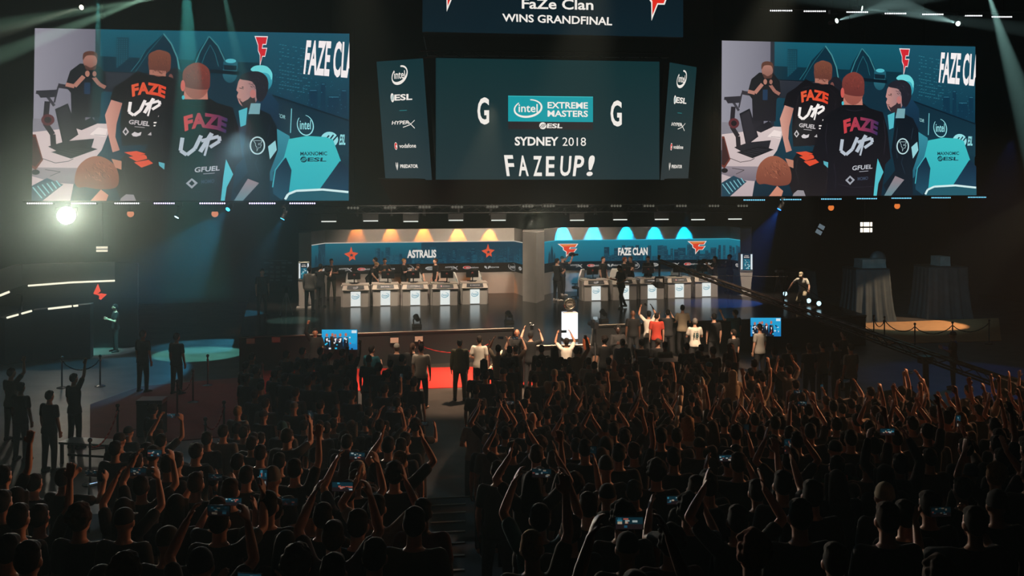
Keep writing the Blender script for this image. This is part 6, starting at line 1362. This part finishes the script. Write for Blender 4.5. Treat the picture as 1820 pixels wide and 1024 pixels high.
# ---------------------------------------------------------------- inflatable sticks
def stick(p0, p1, r, label):
    p0, p1 = Vector(p0), Vector(p1); d = (p1-p0); t = thing('inflatable_stick', label, 'stick', p0, 0, 'white inflatable cheering sticks'); m = MB(); pts = [p0+d*u+RT*.02*math.sin(u*3) for u in (0, .06, .25, .5, .75, .94, 1)]
    m.chain(pts, [r*.55, r*.9, r, r, r, r*.9, r*.55], 14); m.build('tube', mat('stick_white', (226, 210, 186), .5), t, smooth=True); MB().tube(p0-d.normalized()*r, p0-d.normalized()*(r+.04), .012).build('valve', mat('stick_white'), t)
stick(at_d(1201, 760, 19.6), at_d(1211, 687, 20.2), .052, 'upright white inflatable stick nearer the aisle, above the cheering crowd'); stick(at_d(1254, 752, 19.6), at_d(1247, 672, 20.2), .052, 'upright white inflatable stick nearer the crane, above the cheering crowd')
h_, _d = hand_at(wt, 'hips', 1); stick(h_-Vector((0, 0, .1)), h_+Vector((.45, .1, .5)), .04, 'small white inflatable stick held on the red carpet by the person in white tee')
# ---------------------------------------------------------------- cape on one man, analyst set
# flag worn as a cape
cands = [(abs(d['px']-1485)+abs(d['py']-801), i) for i, d in enumerate(SPEC) if 'px' in d]; host = None
d = SPEC[min(cands)[1]]; fwd = Vector(focus(d['x'], d['y'])+(0,)).normalized(); sx = Vector((fwd.y, -fwd.x, 0)); z0 = ground(d['y']); B0 = Vector((d['x'], d['y'], z0))
def cape(u0, u1, col, nm, parent=None):
    m = MB(); n = 14; rows = 10
    for j in range(rows+1):
        k = j/rows; z = 1.47-k*1.15; w = .24+.14*k
        for i in range(n+1):
            u = u0+(u1-u0)*i/n; m.v.append(B0+sx*(u*w)-fwd*(.17*math.sqrt(max(0, 1-(u*.62)**2))+.10*k+.018*math.sin(u*14+k*2)*(.4+k))+UP*(z-.06*abs(u)))
    for j in range(rows):
        for i in range(n): m.f.append((j*(n+1)+i, j*(n+1)+i+1, (j+1)*(n+1)+i+1, (j+1)*(n+1)+i))
    o = m.build(nm, mat('flag_'+nm, col, .8), parent, smooth=True, fix=False); s = o.modifiers.new('t', 'SOLIDIFY'); s.thickness = .006; return o
t = thing('flag_cape', 'red and green flag worn as a cape by a man in black cap', 'flag', B0+UP*.4); cape(-1, -.55, (30, 90, 70), 'green_panel', t); cape(-.55, .35, (190, 30, 30), 'red_panel', t); cape(.35, 1, (26, 110, 50), 'green_panel', t)
ya = 41.5
def P3(px, py, y=ya): return at_y(px, py, y)
t = thing('analyst_set', 'dim grey analyst set wall with glowing light line and red star emblem', 'set', P3(120, 600)); t.location.z = 0
MB().slab([P3(40, 499.5+8), P3(204, 499), P3(204, 466), P3(40, 470)], .3).build('upper_panel', mat('set_grey', (96, 94, 92), .6), t)
MB().slab([P3(-30, 530, ya-1.6), P3(40, 508), P3(40, 470), P3(-30, 492, ya-1.6)], .3).build('upper_panel', mat('set_grey'), t)
MB().slab([P3(40, 620), P3(245, 616), P3(245, 468), P3(204, 466), P3(204, 500), P3(40, 509)], .1, Vector((0, -1, 0))).build('backdrop', mat('set_dark', (34, 38, 42), .6), t)
gl = mat('set_light_line', emit=(240, 240, 214), stren=1.3)
MB().tube(P3(50, 508, ya-.08), P3(128, 502, ya-.08), .035, n=8).tube(P3(128, 502, ya-.08), P3(204, 499, ya-.08), .035, n=8).build('light_line', gl, t); MB().tube(P3(-30, 537, ya-1.7), P3(16, 519, ya-.55), .045, n=8).build('light_line', gl, t)
a = Art(); K = lambda x, y: (x, y); a.poly('55,0 100,62 60,58', (244, 74, 48)); a.poly('40,6 56,0 78,62 46,50 30,66 20,64', (244, 74, 48)); a.poly('20,68 48,56 82,70 100,60 66,100 56,92 58,80', (244, 74, 48))
a = Art(); a.poly('34,0 54,46 40,58 10,66 0,60', (244, 78, 52)); a.poly('0,64 20,60 40,62 60,60 100,66 56,100 40,94 44,80 30,70', (244, 78, 52)); a.star4(36, 74, 14, 14, (30, 20, 20), (30, 20, 20))
a.build('emblem', quad_fn(P3(166, 504, ya-.03), P3(190, 504, ya-.03), P3(190, 533, ya-.03), P3(166, 533, ya-.03), 0, 0, 100, 100), m_art, t, .002, (0, -1, 0))
yd = 39.0; t = thing('analyst_desk', 'dark analyst desk with broken glowing edge lines in front of the set', 'desk', P3(90, 600, yd)); t.location.z = 0
d0, d1, d2 = P3(8, 566, yd-.9), P3(58, 552, yd-.2), P3(128, 544, yd); d3 = P3(160, 541, yd)
for a_, b_ in ((d0, d1), (d1, d2), (d2, d3)): MB().slab([Vector((a_.x, a_.y, 0)), Vector((b_.x, b_.y, 0)), b_, a_], .5).build('front_panel', mat('set_dark'), t)
for a_, b_, u, v in ((d0, d1, .1, .5), (d0, d1, .62, .98), (d1, d2, .4, 1.0), (d2, d3, .1, .35)): MB().tube(a_.lerp(b_, u)-Vector((0, .05, 0)), a_.lerp(b_, v)-Vector((0, .05, 0)), .035, n=8).build('edge_light', gl, t)
for px, py, fc, lab in ((66, 520, (1, .2), 'dark figure seated at the analyst desk by the set corner'), (118, 528, (-.5, -1), 'dark figure behind the analyst desk'), (205, 520, (-.8, -.4), 'dark figure holding papers by the end of the analyst set')):
    p = at_d(px, py, 40.6 if px < 200 else 38.6); o = person((p.x, p.y, .0), fc, 'clasp', 'black', hc='black', shoes=True, size=1.0); tag(o, lab, 'person', 'people at the analyst set')
# schedule board behind the stage end
t = thing('schedule_board', 'faint schedule board with pale rectangles behind the unlit stage end', 'board', at_y(494, 560, 46.5)); t.location.z = HS
MB().slab([at_y(467, 505, 46.5), at_y(522, 505, 46.5), at_y(522, 462, 46.5), at_y(467, 462, 46.5)], .08).build('panel', mat('board_dark', (30, 44, 50), .6), t)
for px in (472, 517): q = at_y(px, 500, 46.55); MB().tube((q.x, q.y, HS), q, .03).box((q.x, q.y, HS+.015), (.1, .6, .03)).build('stand_leg', m_metal, t)
r = random.Random(8); a = Art()
for i in range(5):
    for j in range(5):
        if r.random() < .75: x = 4+j*19; y = 8+i*18; a.rect(x, y, x+10+r.random()*7, y+6+r.random()*7, (86, 110, 116))
a.rect(20, 0, 80, 4, (80, 104, 110)); a.build('print', quad_fn(at_y(467, 462, 46.5), at_y(522, 462, 46.5), at_y(522, 505, 46.5), at_y(467, 505, 46.5), 0, 0, 100, 100), print_mat('engraving_print'), t, .002, (0, -1, 0))
